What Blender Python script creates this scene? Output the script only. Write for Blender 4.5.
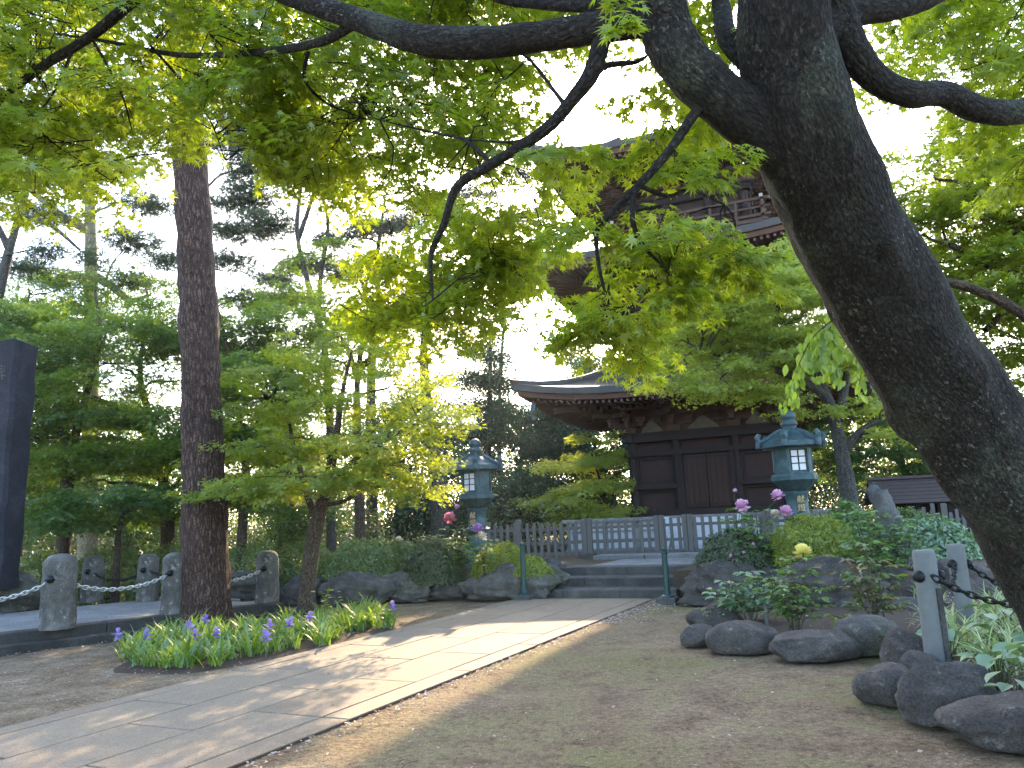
import bpy, bmesh, math, random
import numpy as np
from mathutils import Vector, Matrix, noise as mn

# ------------------------------------------------------------------ scene, camera, light
S = bpy.context.scene
for o in list(bpy.data.objects):
    bpy.data.objects.remove(o, do_unlink=True)
COL = S.collection
FPX, PITCH, ROLL, EYE = 770.0, math.radians(10.14), 0.042, 1.55
cam = bpy.data.objects.new('camera', bpy.data.cameras.new('camera'))
COL.objects.link(cam)
cam.data.sensor_width = 36.0
cam.data.lens = 36.0 * FPX / 1024.0
cam.data.clip_start, cam.data.clip_end = 0.05, 2000.0
_f = Vector((0, math.cos(PITCH), math.sin(PITCH)))
_u0 = Vector((0, -math.sin(PITCH), math.cos(PITCH)))
_r0 = Vector((1, 0, 0))
_rc = _r0 * math.cos(ROLL) - _u0 * math.sin(ROLL)
_uc = _u0 * math.cos(ROLL) + _r0 * math.sin(ROLL)
_m = Matrix((_rc, _uc, -_f)).transposed().to_4x4()
_m.translation = Vector((0, 0, EYE))
cam.matrix_world = _m
S.camera = cam

SUN_AZ, SUN_EL = math.radians(6.5), math.radians(25.0)
w = bpy.data.worlds.new('World'); S.world = w; w.use_nodes = True
nt = w.node_tree
sky = nt.nodes.new('ShaderNodeTexSky'); sky.sky_type = 'NISHITA'; sky.sun_disc = False
sky.sun_elevation = SUN_EL; sky.sun_rotation = SUN_AZ
sky.air_density, sky.dust_density, sky.ozone_density = 0.9, 1.8, 1.0
nt.links.new(sky.outputs[0], nt.nodes['Background'].inputs[0])
nt.nodes['Background'].inputs[1].default_value = 0.15
sun = bpy.data.objects.new('sun', bpy.data.lights.new('sun', 'SUN')); COL.objects.link(sun)
sun.data.energy = 2.25; sun.data.angle = math.radians(0.6); sun.data.color = (1.0, 0.76, 0.47)
_s = Vector((math.sin(SUN_AZ) * math.cos(SUN_EL), math.cos(SUN_AZ) * math.cos(SUN_EL), math.sin(SUN_EL)))
sun.rotation_euler = _s.to_track_quat('Z', 'Y').to_euler(); sun.location = (0, 10, 30)
S.view_settings.view_transform = 'Standard'; S.view_settings.look = 'None'
S.view_settings.exposure = 2.98; S.view_settings.gamma = 1.0
S.view_settings.use_curve_mapping = False
S.cycles.max_bounces = 7; S.cycles.diffuse_bounces = 3; S.cycles.glossy_bounces = 2
S.cycles.transmission_bounces = 4; S.cycles.caustics_reflective = False; S.cycles.caustics_refractive = False

# ------------------------------------------------------------------ helpers
RNG = np.random.default_rng(7)
random.seed(5)

def ray(px, py):
    return _f + _rc * ((px - 512) / FPX) + _uc * ((384 - py) / FPX)
def G(px, py, z=0.0):
    d = ray(px, py); p = Vector((0, 0, EYE)) + d * ((z - EYE) / d.z); return p
def P(px, py, Y):
    d = ray(px, py); return Vector((0, 0, EYE)) + d * (Y / d.y)

def tag(o, label=None, cat=None, group=None, kind=None):
    if label: o['label'] = label
    if cat: o['category'] = cat
    if group: o['group'] = group
    if kind: o['kind'] = kind
    return o
def thing(name, loc, label, cat, rz=0.0, group=None):
    o = bpy.data.objects.new(name, None); COL.objects.link(o)
    o.empty_display_size = 0.2
    o.location = loc; o.rotation_euler = (0, 0, rz)
    return tag(o, label, cat, group, 'thing')
def link(name, me, parent=None, mat=None):
    o = bpy.data.objects.new(name, me); COL.objects.link(o)
    if parent: o.parent = parent
    if mat and not me.materials: me.materials.append(mat)
    return o
def copy_tree(o, parent=None):
    c = o.copy(); COL.objects.link(c); c.parent = parent
    for ch in list(o.children): copy_tree(ch, c)
    return c

def np_mesh(name, v, f, mat=None, parent=None, smooth=False, rnd=None, tc=None, org=None):
    """fast mesh from arrays: v (n,3); f (m,3) or (m,4)"""
    v = np.asarray(v, dtype=np.float32)
    if org is not None: v = v - np.asarray(org, dtype=np.float32)
    f = np.asarray(f, dtype=np.int32); m, k = f.shape
    me = bpy.data.meshes.new(name)
    me.vertices.add(len(v)); me.vertices.foreach_set('co', v.ravel())
    me.loops.add(m * k); me.loops.foreach_set('vertex_index', f.ravel())
    me.polygons.add(m)
    me.polygons.foreach_set('loop_start', np.arange(0, m * k, k, dtype=np.int32))
    me.polygons.foreach_set('loop_total', np.full(m, k, dtype=np.int32))
    if smooth: me.polygons.foreach_set('use_smooth', np.ones(m, dtype=bool))
    me.update(calc_edges=True)
    if rnd is not None:
        a = me.attributes.new('rnd', 'FLOAT', 'POINT'); a.data.foreach_set('value', np.asarray(rnd, dtype=np.float32))
    if tc is not None:
        a = me.attributes.new('tc', 'FLOAT_VECTOR', 'POINT'); a.data.foreach_set('vector', np.asarray(tc, dtype=np.float32).ravel())
    return link(name, me, parent, mat)

class MB:
    """collects shapes into one mesh"""
    def __init__(s): s.v = []; s.f = []; s.tc = {}
    def add(s, vs, fs, M=None):
        b = len(s.v)
        for p in vs: s.v.append(tuple(M @ Vector(p)) if M is not None else tuple(p))
        for q in fs: s.f.append(tuple(i + b for i in q))
    def box(s, c, d, rz=0.0, M=None, ch=0.0, taper=1.0):
        x, y, z = d[0] / 2, d[1] / 2, d[2] / 2
        R = Matrix.Translation(c) @ Matrix.Rotation(rz, 4, 'Z')
        if M is not None: R = M @ R
        if ch <= 0:
            t = taper
            vs = [(-x, -y, -z), (x, -y, -z), (x, y, -z), (-x, y, -z), (-x * t, -y * t, z), (x * t, -y * t, z), (x * t, y * t, z), (-x * t, y * t, z)]
            fs = [(0, 3, 2, 1), (4, 5, 6, 7), (0, 1, 5, 4), (1, 2, 6, 5), (2, 3, 7, 6), (3, 0, 4, 7)]
        else:
            k = ch; t = taper
            vs = [(-x, -y, -z), (x, -y, -z), (x, y, -z), (-x, y, -z),
                  (-x * t, -y * t, z - k), (x * t, -y * t, z - k), (x * t, y * t, z - k), (-x * t, y * t, z - k),
                  (-x * t + k, -y * t + k, z), (x * t - k, -y * t + k, z), (x * t - k, y * t - k, z), (-x * t + k, y * t - k, z)]
            fs = [(0, 3, 2, 1), (0, 1, 5, 4), (1, 2, 6, 5), (2, 3, 7, 6), (3, 0, 4, 7),
                  (4, 5, 9, 8), (5, 6, 10, 9), (6, 7, 11, 10), (7, 4, 8, 11), (8, 9, 10, 11)]
        s.add(vs, fs, R)
    def bar(s, a, b, wx, wz):
        """rectangular bar from a to b"""
        a = Vector(a); b = Vector(b); d = b - a; L = d.length; d.normalize()
        side = d.cross(Vector((0, 0, 1)))
        if side.length < 1e-4: side = Vector((1, 0, 0))
        side.normalize(); up = side.cross(d)
        M = Matrix((side, d, up)).transposed().to_4x4(); M.translation = (a + b) / 2
        s.box((0, 0, 0), (wx, L, wz), M=M)
    def loft(s, prof, n=24, rot=0.0, c=(0, 0, 0), cap=True, M=None):
        """profile [(r,z)] round an axis; n=6 gives a hexagon"""
        vs = []; fs = []
        for r, z in prof:
            for i in range(n):
                a = rot + 2 * math.pi * i / n
                vs.append((c[0] + r * math.cos(a), c[1] + r * math.sin(a), c[2] + z))
        for j in range(len(prof) - 1):
            for i in range(n):
                k = (i + 1) % n
                fs.append((j * n + i, j * n + k, (j + 1) * n + k, (j + 1) * n + i))
        if cap:
            fs.append(tuple(reversed(range(n)))); fs.append(tuple((len(prof) - 1) * n + i for i in range(n)))
        s.add(vs, fs, M)
    def prism(s, poly, z0, z1, ch=0.0):
        n = len(poly); vs = [(p[0], p[1], z0) for p in poly] + [(p[0], p[1], z1 - ch) for p in poly]
        fs = [tuple(reversed(range(n)))] + [(i, (i + 1) % n, n + (i + 1) % n, n + i) for i in range(n)]
        if ch > 0:
            cx = sum(p[0] for p in poly) / n; cy = sum(p[1] for p in poly) / n
            for p in poly:
                d = Vector((cx - p[0], cy - p[1])); l = max(d.length, 1e-6)
                vs.append((p[0] + d.x / l * ch * 1.3, p[1] + d.y / l * ch * 1.3, z1))
            fs += [(n + i, n + (i + 1) % n, 2 * n + (i + 1) % n, 2 * n + i) for i in range(n)]
            fs.append(tuple(2 * n + i for i in range(n)))
        else: fs.append(tuple(n + i for i in range(n)))
        s.add(vs, fs)
    def torus(s, c, R, r, M=None, n=14, m=7, stretch=1.0):
        vs = []; fs = []
        for i in range(n):
            a = 2 * math.pi * i / n
            for j in range(m):
                b = 2 * math.pi * j / m
                vs.append((c[0] + (R + r * math.cos(b)) * math.cos(a) * stretch, c[1] + (R + r * math.cos(b)) * math.sin(a), c[2] + r * math.sin(b)))
        for i in range(n):
            for j in range(m):
                fs.append((i * m + j, ((i + 1) % n) * m + j, ((i + 1) % n) * m + (j + 1) % m, i * m + (j + 1) % m))
        s.add(vs, fs, M)
    def tube(s, pts, radii, n=8):
        v, f, _ = tube_arrays(pts, radii, n)
        s.add(v.tolist(), f.tolist())
    def build(s, name, mat, parent=None, smooth=False, auto=None):
        me = bpy.data.meshes.new(name); me.from_pydata(s.v, [], s.f); me.update()
        if smooth or auto:
            me.polygons.foreach_set('use_smooth', np.ones(len(me.polygons), dtype=bool))
            if auto: me.set_sharp_from_angle(angle=math.radians(auto))
        return link(name, me, parent, mat)

def spline(pts, n):
    """Catmull-Rom through pts (k,d) sampled n per span"""
    p = np.asarray(pts, dtype=float)
    q = np.vstack([2 * p[0] - p[1], p, 2 * p[-1] - p[-2]]); out = []
    for i in range(1, len(q) - 2):
        for t in np.linspace(0, 1, n, endpoint=False):
            a, b, c, d = q[i - 1], q[i], q[i + 1], q[i + 2]
            out.append(0.5 * (2 * b + (c - a) * t + (2 * a - 5 * b + 4 * c - d) * t * t + (3 * b - a - 3 * c + d) * t ** 3))
    out.append(p[-1]); return np.array(out)

def tube_arrays(pts, radii, n=8, cap=False):
    p = np.asarray([tuple(q) for q in pts], dtype=float); r = np.asarray(radii, dtype=float); k = len(p)
    t = np.gradient(p, axis=0); t /= np.maximum(np.linalg.norm(t, axis=1, keepdims=True), 1e-9)
    ref = np.array([1.0, 0, 0]) if abs(t[0, 0]) < 0.8 else np.array([0, 1.0, 0])
    u = np.zeros_like(p); cur = ref
    for i in range(k):
        cur = cur - t[i] * cur.dot(t[i]); cur /= max(np.linalg.norm(cur), 1e-9); u[i] = cur
    vv = np.cross(t, u)
    a = np.linspace(0, 2 * np.pi, n, endpoint=False); ca, sa = np.cos(a), np.sin(a)
    ring = p[:, None] + r[:, None, None] * (u[:, None] * ca[None, :, None] + vv[:, None] * sa[None, :, None])
    s = np.concatenate([[0], np.cumsum(np.linalg.norm(np.diff(p, axis=0), axis=1))])
    tc = np.stack([r[:, None] * ca[None], r[:, None] * sa[None], np.broadcast_to(s[:, None], (k, n))], axis=2)
    i = np.arange(k - 1)[:, None] * n; j = np.arange(n)[None]; j2 = (j + 1) % n
    f = np.stack([i + j, i + j2, i + n + j2, i + n + j], axis=2).reshape(-1, 4)
    return ring.reshape(-1, 3), f, tc.reshape(-1, 3)

class Wood:
    """all woody tubes of one tree -> one mesh with unrolled bark coordinates"""
    def __init__(s): s.v = []; s.f = []; s.t = []; s.n = 0
    def tube(s, pts, radii, n=8, rough=0.0, freq=3.0, flute=0.0, knots=()):
        v, f, t = tube_arrays(pts, radii, n)
        if flute > 0:
            c = np.repeat(np.asarray([tuple(q) for q in pts], dtype=float), n, axis=0); th = np.arctan2(t[:, 1], t[:, 0]); z = t[:, 2]
            d = flute * (np.sin(3 * th + z * 0.7 + 1) + 0.6 * np.sin(5 * th - z * 1.1) + 0.35 * np.sin(9 * th + z * 0.5))
            w1 = np.angle(np.exp(1j * (th - 2.2 + 0.25 * np.sin(z * 0.9)))); d -= flute * 1.5 * np.exp(-(w1 / 0.10) ** 2)
            for (kth, kz, kr, kh) in knots:
                q = (np.angle(np.exp(1j * (th - kth))) * 0.3 / kr) ** 2 + ((z - kz) / kr) ** 2; d += kh * (np.exp(-q) - 0.75 * np.exp(-q * 7))
            v = c + (v - c) * (1 + d[:, None])
        if rough > 0:
            c = np.repeat(np.asarray([tuple(q) for q in pts], dtype=float), n, axis=0)
            d = np.array([mn.fractal(Vector(q) * freq, 0.9, 2.0, 4) for q in v])
            v = c + (v - c) * (1 + rough * d[:, None])
        s.v.append(v); s.f.append(f + s.n); s.t.append(t); s.n += len(v)
    def build(s, name, mat, parent, org):
        return np_mesh(name, np.vstack(s.v), np.vstack(s.f), mat, parent, True, tc=np.vstack(s.t), org=org)

def smooth_noise(v, freq, amp, seed=0.0, octv=3):
    o = Vector((seed * 7.3, seed * 3.1, seed * 5.7))
    return np.array([mn.fractal(Vector(q) * freq + o, 1.0, 2.0, octv) for q in v]) * amp

_ICO = {}
def ico(sub):
    if sub not in _ICO:
        bm = bmesh.new(); bmesh.ops.create_icosphere(bm, subdivisions=sub, radius=1.0)
        bm.verts.ensure_lookup_table()
        _ICO[sub] = (np.array([v.co[:] for v in bm.verts]), np.array([[v.index for v in f.verts] for f in bm.faces])); bm.free()
    return _ICO[sub]

# ------------------------------------------------------------------ materials
MATS = {}
class N:
    def __init__(s, name):
        s.m = bpy.data.materials.new(name); s.m.use_nodes = True; s.t = s.m.node_tree; s.t.nodes.clear()
        s.out = s.n('OutputMaterial'); MATS[name] = s.m
    def n(s, t, **kw):
        x = s.t.nodes.new('ShaderNode' + t)
        for k, v in kw.items():
            if k in x.inputs: s.set(x.inputs[k], v)
            else: setattr(x, k, v)
        return x
    def set(s, i, v):
        if isinstance(v, bpy.types.NodeSocket): s.t.links.new(v, i)
        elif isinstance(v, (tuple, list)) and len(v) == 3 and i.type == 'RGBA': i.default_value = (*v, 1)
        else: i.default_value = v
    def noise(s, vec, scale, detail=4, rough=0.6, dist=0.0):
        return s.n('TexNoise', Vector=vec, Scale=scale, Detail=detail, Roughness=rough, Distortion=dist).outputs['Fac']
    def ramp(s, fac, stops):
        r = s.n('ValToRGB', Fac=fac); e = r.color_ramp.elements
        while len(e) < len(stops): e.new(0.5)
        for i, (p, c) in enumerate(stops): e[i].position = p; e[i].color = (*c, 1) if len(c) == 3 else c
        return r.outputs['Color']
    def mix(s, fac, a, b, blend='MIX'):
        x = s.n('Mix', data_type='RGBA', blend_type=blend)
        s.set(x.inputs[0], fac); s.set(x.inputs[6], a); s.set(x.inputs[7], b); return x.outputs[2]
    def math(s, op, a, b=0.0, c=0.0):
        x = s.n('Math', operation=op); s.set(x.inputs[0], a); s.set(x.inputs[1], b); s.set(x.inputs[2], c); return x.outputs[0]
    def scale(s, vec, sc):
        return s.n('Mapping', Vector=vec, Scale=sc).outputs[0]
    def obj(s): return s.n('TexCoord').outputs['Object']
    def bump(s, h, st, dist=0.02):
        return s.n('Bump', Height=h, Strength=st, Distance=dist).outputs[0]
    def pr(s, col, rough=0.7, normal=None, metal=0.0, spec=0.5, **kw):
        b = s.n('BsdfPrincipled'); s.set(b.inputs['Base Color'], col); s.set(b.inputs['Roughness'], rough)
        s.set(b.inputs['Metallic'], metal); s.set(b.inputs['Specular IOR Level'], spec)
        if normal is not None: s.set(b.inputs['Normal'], normal)
        s.t.links.new(b.outputs[0], s.out.inputs[0]); return b

def m_leaf(name, c0, c1, c2, trans=0.45, tmul=(1.5, 1.35, 0.6), gloss=0.05, rough=0.45):
    m = N(name); a = m.n('Attribute', attribute_name='rnd').outputs['Fac']
    col = m.ramp(a, [(0.0, c0), (0.55, c1), (1.0, c2)])
    d = m.n('BsdfDiffuse', Color=col); tcol = m.mix(1.0, col, (*tmul,), 'MULTIPLY')
    t = m.n('BsdfTranslucent', Color=tcol)
    x = m.n('MixShader', Fac=trans); m.t.links.new(d.outputs[0], x.inputs[1]); m.t.links.new(t.outputs[0], x.inputs[2])
    g = m.n('BsdfGlossy', Roughness=rough, Color=(1, 1, 1))
    y = m.n('MixShader', Fac=gloss); m.t.links.new(x.outputs[0], y.inputs[1]); m.t.links.new(g.outputs[0], y.inputs[2])
    m.t.links.new(y.outputs[0], m.out.inputs[0]); return m.m

def m_bark(name, dark, mid, light, scl=(9, 9, 2.2), bump=0.9, lichen=None, lich_amt=0.6, moss=None, plates=0.5, fine=1.0):
    m = N(name); tc = m.n('Attribute', attribute_name='tc').outputs['Vector']
    wob = m.n('VectorMath', operation='MULTIPLY_ADD'); m.set(wob.inputs[0], m.n('TexNoise', Vector=tc, Scale=5.0, Detail=4).outputs['Color']); wob.inputs[1].default_value = (0.07, 0.07, 0.16); m.set(wob.inputs[2], tc)
    v = m.scale(wob.outputs[0], scl)
    n1 = m.noise(v, 2.0, 8, 0.68, 0.3); n2 = m.noise(tc, 1.3, 3)
    vo = m.n('TexVoronoi', Vector=v, Scale=2.2, feature='DISTANCE_TO_EDGE').outputs['Distance']
    crack = m.n('MapRange', Value=vo); crack.inputs[2].default_value = 0.30; crack = crack.outputs[0]
    pl = m.math('MULTIPLY', m.noise(tc, 2.0, 3), plates)
    h = m.math('MULTIPLY_ADD', n1, 0.9, m.math('MULTIPLY', crack, pl)); h = m.math('MULTIPLY', h, 0.87)
    col = m.ramp(h, [(0.25, dark), (0.55, mid), (0.9, light)])
    col = m.mix(m.math('MULTIPLY', n2, 0.5), col, dark)
    if moss:
        mk = m.ramp(m.noise(tc, 2.6, 5, 0.6), [(0.5, (0, 0, 0)), (0.60, (1, 1, 1))]); col = m.mix(m.math('MULTIPLY', mk, 0.7), col, moss)
    f1 = m.noise(m.scale(tc, (1, 1, 0.6)), 55 * fine, 5, 0.75)
    col = m.mix(0.8, col, m.ramp(f1, [(0.38, (0.2, 0.2, 0.2)), (0.5, (1, 1, 1)), (0.62, (2.5, 2.45, 2.3))]), 'MULTIPLY')
    if lichen:
        l1 = m.ramp(m.noise(m.scale(tc, (1, 1, 0.6)), 48, 4, 0.75), [(lich_amt, (0, 0, 0)), (lich_amt + 0.07, (1, 1, 1))])
        l2 = m.ramp(m.noise(tc, 2.2, 3), [(0.42, (0, 0, 0)), (0.62, (1, 1, 1))])
        col = m.mix(m.math('MULTIPLY', m.math('MULTIPLY', l1, l2), 0.75), col, lichen)
    hf = m.math('MULTIPLY_ADD', f1, 0.3, h)
    m.pr(col, 0.9, m.bump(hf, bump, 0.06), spec=0.3); return m.m

def m_rock(name, a, b, c, scale=2.2, moss=None, bump=0.6, lich=None):
    m = N(name); o = m.obj(); n1 = m.noise(o, scale, 8, 0.62, 0.4); n2 = m.noise(o, scale * 9, 6, 0.7)
    col = m.ramp(n1, [(0.3, a), (0.52, b), (0.75, c)])
    col = m.mix(m.math('MULTIPLY', n2, 0.45), col, a)
    if moss:
        mk = m.ramp(m.noise(o, 1.7, 6, 0.65), [(0.52, (0, 0, 0)), (0.66, (1, 1, 1))]); col = m.mix(m.math('MULTIPLY', mk, 0.7), col, moss)
    if lich:
        mk = m.ramp(m.noise(o, 9, 6, 0.75), [(0.58, (0, 0, 0)), (0.66, (1, 1, 1))]); col = m.mix(m.math('MULTIPLY', mk, 0.6), col, lich)
    n3 = m.noise(o, scale * 24, 5, 0.75); col = m.mix(0.85, col, m.ramp(n3, [(0.36, (0.5, 0.5, 0.5)), (0.5, (1, 1, 1)), (0.64, (1.5, 1.48, 1.45))]), 'MULTIPLY')
    h = m.math('MULTIPLY_ADD', n3, 0.18, m.math('MULTIPLY_ADD', n2, 0.45, n1))
    m.pr(col, 0.88, m.bump(h, bump, 0.06), spec=0.3); return m.m

def m_wood(name, a, b, axis=(22, 22, 1.6), rough=0.75, bump=0.3):
    m = N(name); o = m.obj(); g = m.noise(m.scale(o, axis), 1.6, 6, 0.6, 0.4); k = m.noise(o, 1.1, 3)
    col = m.mix(m.math('MULTIPLY_ADD', g, 0.75, m.math('MULTIPLY', k, 0.35)), a, b)
    m.pr(col, rough, m.bump(g, bump, 0.01), spec=0.3); return m.m

def m_plain(name, a, b, scale=6, rough=0.7, bump=0.15, metal=0.0, detail=5, spec=0.4):
    m = N(name); o = m.obj(); n = m.noise(o, scale, detail, 0.65)
    m.pr(m.mix(n, a, b), rough, m.bump(m.noise(o, scale * 6, 4), bump, 0.01), metal=metal, spec=spec); return m.m

m_leaf('leaf_near', (0.15, 0.225, 0.02), (0.215, 0.30, 0.025), (0.32, 0.385, 0.035), 0.66, (1.95, 1.75, 0.5))
m_leaf('leaf_maple', (0.085, 0.155, 0.022), (0.125, 0.215, 0.027), (0.19, 0.28, 0.036), 0.55, (1.7, 1.55, 0.55))
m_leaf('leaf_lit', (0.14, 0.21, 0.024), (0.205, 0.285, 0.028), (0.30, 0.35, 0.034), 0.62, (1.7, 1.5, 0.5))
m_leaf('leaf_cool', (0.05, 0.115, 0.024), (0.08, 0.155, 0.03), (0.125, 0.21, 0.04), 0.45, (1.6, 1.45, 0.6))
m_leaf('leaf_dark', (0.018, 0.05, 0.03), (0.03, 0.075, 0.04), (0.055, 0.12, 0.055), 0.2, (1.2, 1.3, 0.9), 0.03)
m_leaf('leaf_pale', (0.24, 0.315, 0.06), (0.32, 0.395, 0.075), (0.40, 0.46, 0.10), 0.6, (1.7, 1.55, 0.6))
m_leaf('needle', (0.035, 0.07, 0.035), (0.055, 0.10, 0.045), (0.09, 0.13, 0.06), 0.25, (1.2, 1.2, 0.8))
m_leaf('leaf_weep', (0.12, 0.21, 0.025), (0.17, 0.28, 0.03), (0.25, 0.36, 0.045), 0.5, (1.6, 1.45, 0.5), 0.04)
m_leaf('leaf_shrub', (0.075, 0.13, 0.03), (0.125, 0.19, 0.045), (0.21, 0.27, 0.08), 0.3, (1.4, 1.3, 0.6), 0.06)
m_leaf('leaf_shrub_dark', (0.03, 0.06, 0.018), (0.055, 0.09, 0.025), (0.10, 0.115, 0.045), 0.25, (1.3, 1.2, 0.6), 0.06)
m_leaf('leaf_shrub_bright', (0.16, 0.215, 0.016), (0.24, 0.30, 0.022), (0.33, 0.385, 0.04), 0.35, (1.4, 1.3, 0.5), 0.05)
m_leaf('leaf_peony', (0.08, 0.165, 0.045), (0.13, 0.24, 0.06), (0.20, 0.30, 0.085), 0.4, (1.4, 1.3, 0.6), 0.06)
m_leaf('leaf_peony_rusty', (0.10, 0.13, 0.035), (0.17, 0.12, 0.05), (0.22, 0.14, 0.09), 0.4, (1.4, 1.2, 0.6), 0.06)
m_leaf('leaf_iris', (0.09, 0.17, 0.03), (0.16, 0.27, 0.045), (0.24, 0.35, 0.06), 0.45, (1.5, 1.4, 0.5), 0.07)
m_leaf('leaf_hosta', (0.085, 0.18, 0.08), (0.14, 0.25, 0.115), (0.23, 0.34, 0.17), 0.35, (1.3, 1.3, 0.7), 0.09)
m_leaf('leaf_striped', (0.18, 0.28, 0.08), (0.32, 0.41, 0.17), (0.52, 0.56, 0.34), 0.4, (1.3, 1.25, 0.7), 0.07)
m_leaf('petal_pink', (0.72, 0.36, 0.58), (0.80, 0.48, 0.68), (0.84, 0.62, 0.76), 0.35, (1.1, 1, 1), 0.03)
m_leaf('petal_lilac', (0.42, 0.22, 0.52), (0.52, 0.30, 0.62), (0.62, 0.44, 0.70), 0.35, (1.1, 1, 1), 0.03)
m_leaf('petal_red', (0.62, 0.15, 0.22), (0.72, 0.26, 0.33), (0.80, 0.44, 0.50), 0.35, (1.1, 1, 1), 0.03)
m_leaf('petal_cream', (0.72, 0.62, 0.46), (0.78, 0.7, 0.56), (0.8, 0.74, 0.64), 0.35, (1.1, 1, 1), 0.03)
m_leaf('petal_yellow', (0.75, 0.66, 0.13), (0.80, 0.74, 0.2), (0.82, 0.78, 0.36), 0.35, (1.1, 1, 1), 0.03)
m_leaf('petal_violet', (0.24, 0.15, 0.46), (0.36, 0.25, 0.58), (0.52, 0.42, 0.70), 0.4, (1.1, 1, 1.1), 0.03)
m_leaf('litter', (0.17, 0.10, 0.06), (0.36, 0.25, 0.19), (0.62, 0.52, 0.47), 0.2, (1, 1, 1), 0.02)

m_bark('bark_maple', (0.009, 0.0066, 0.0046), (0.034, 0.0255, 0.018), (0.098, 0.077, 0.056), (20, 20, 8), 1.0, (0.30, 0.295, 0.26), 0.58, (0.058, 0.062, 0.042), 0.45, 1.5)
m_bark('bark_pine', (0.016, 0.009, 0.007), (0.062, 0.036, 0.027), (0.16, 0.10, 0.078), (9, 9, 1.7), 1.0, plates=0.9)
m_bark('bark_brown', (0.028, 0.02, 0.014), (0.085, 0.06, 0.042), (0.16, 0.12, 0.085), (12, 12, 2.5), 0.7)
m_bark('bark_grey', (0.03, 0.028, 0.026), (0.075, 0.07, 0.062), (0.15, 0.14, 0.125), (10, 10, 2.5), 0.7)
m_bark('bark_pale', (0.13, 0.115, 0.075), (0.25, 0.22, 0.15), (0.36, 0.32, 0.23), (9, 9, 2.5), 0.5)
m_bark('stem_green', (0.05, 0.06, 0.03), (0.09, 0.09, 0.04), (0.14, 0.12, 0.06), (20, 20, 6), 0.3)

m_rock('rock_dark', (0.038, 0.032, 0.028), (0.098, 0.084, 0.073), (0.175, 0.152, 0.132), 2.2, None, 1.0, (0.23, 0.21, 0.185))
m_rock('rock_bed', (0.04, 0.037, 0.035), (0.09, 0.085, 0.08), (0.16, 0.152, 0.145), 2.6, (0.05, 0.06, 0.022), 0.9)
m_rock('rock_light', (0.05, 0.046, 0.041), (0.125, 0.115, 0.103), (0.25, 0.235, 0.212), 2.8, (0.07, 0.08, 0.032), 1.0, (0.33, 0.315, 0.29))
m_rock('stone_bollard', (0.03, 0.027, 0.023), (0.12, 0.112, 0.098), (0.25, 0.24, 0.215), 3.4, None, 0.5, (0.42, 0.41, 0.37))
m_rock('stone_stele', (0.014, 0.014, 0.018), (0.028, 0.028, 0.035), (0.055, 0.056, 0.068), 1.6, None, 0.35)
m_rock('stone_stump', (0.06, 0.057, 0.055), (0.15, 0.145, 0.14), (0.27, 0.26, 0.255), 4.0, None, 0.9)
m_plain('concrete', (0.11, 0.115, 0.11), (0.20, 0.205, 0.195), 9, 0.9, 0.35)
m_rock('step_stone', (0.045, 0.041, 0.038), (0.085, 0.08, 0.073), (0.14, 0.132, 0.122), 2.0, None, 0.35)
m_rock('kerb_stone', (0.02, 0.018, 0.016), (0.05, 0.046, 0.041), (0.095, 0.088, 0.08), 2.0, None, 0.4)
m_rock('platform_stone', (0.13, 0.125, 0.12), (0.21, 0.205, 0.195), (0.30, 0.29, 0.28), 1.4, None, 0.25)
m_plain('podium_white', (0.36, 0.37, 0.39), (0.54, 0.55, 0.58), 2.0, 0.85, 0.2)
m_wood('temple_wood', (0.012, 0.008, 0.007), (0.034, 0.02, 0.017))
m_wood('temple_panel', (0.02, 0.010, 0.008), (0.05, 0.025, 0.019), (2, 20, 20))
m_wood('temple_red', (0.055, 0.026, 0.017), (0.14, 0.07, 0.045))
m_wood('bracket_wood', (0.035, 0.019, 0.013), (0.12, 0.066, 0.045))
m_wood('door_wood', (0.022, 0.011, 0.008), (0.06, 0.029, 0.02), (20, 20, 1.6))
m_wood('temple_pale', (0.05, 0.028, 0.018), (0.12, 0.07, 0.046))
m_plain('carving', (0.035, 0.022, 0.015), (0.24, 0.19, 0.13), 5.5, 0.8, 0.5)
m_plain('end_white', (0.32, 0.3, 0.27), (0.45, 0.43, 0.39), 4, 0.8)
m_wood('roof_copper', (0.034, 0.029, 0.026), (0.08, 0.07, 0.062), (3, 3, 3), 0.6)
m_wood('fence_wood', (0.075, 0.07, 0.066), (0.17, 0.16, 0.15), (26, 26, 1.5), 0.85)
m_wood('shed_roof', (0.045, 0.032, 0.03), (0.10, 0.075, 0.07), (6, 6, 6))
m_plain('dark_metal', (0.012, 0.012, 0.012), (0.03, 0.03, 0.03), 20, 0.5, 0.1, 0.6)
m_plain('steel', (0.38, 0.37, 0.36), (0.62, 0.62, 0.60), 25, 0.4, 0.1, 0.5)
m_plain('iron_green', (0.012, 0.035, 0.032), (0.03, 0.07, 0.062), 12, 0.45, 0.1, 0.3)
m_plain('paper_pane', (0.62, 0.63, 0.65), (0.78, 0.79, 0.80), 3, 0.35, 0.0)
m_plain('gold', (0.42, 0.30, 0.14), (0.60, 0.47, 0.26), 20, 0.5, 0.1, 0.2)
m = N('bronze'); o = m.obj(); n1 = m.noise(o, 5, 6, 0.65, 0.3); n2 = m.noise(m.scale(o, (10, 10, 1.4)), 2.0, 5)
col = m.ramp(n1, [(0.3, (0.022, 0.048, 0.05)), (0.5, (0.052, 0.096, 0.1)), (0.72, (0.11, 0.172, 0.178))])
col = m.mix(m.math('MULTIPLY', n2, 0.6), col, (0.022, 0.042, 0.05))
m.pr(col, 0.55, m.bump(n1, 0.15, 0.01), metal=0.25)

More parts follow.
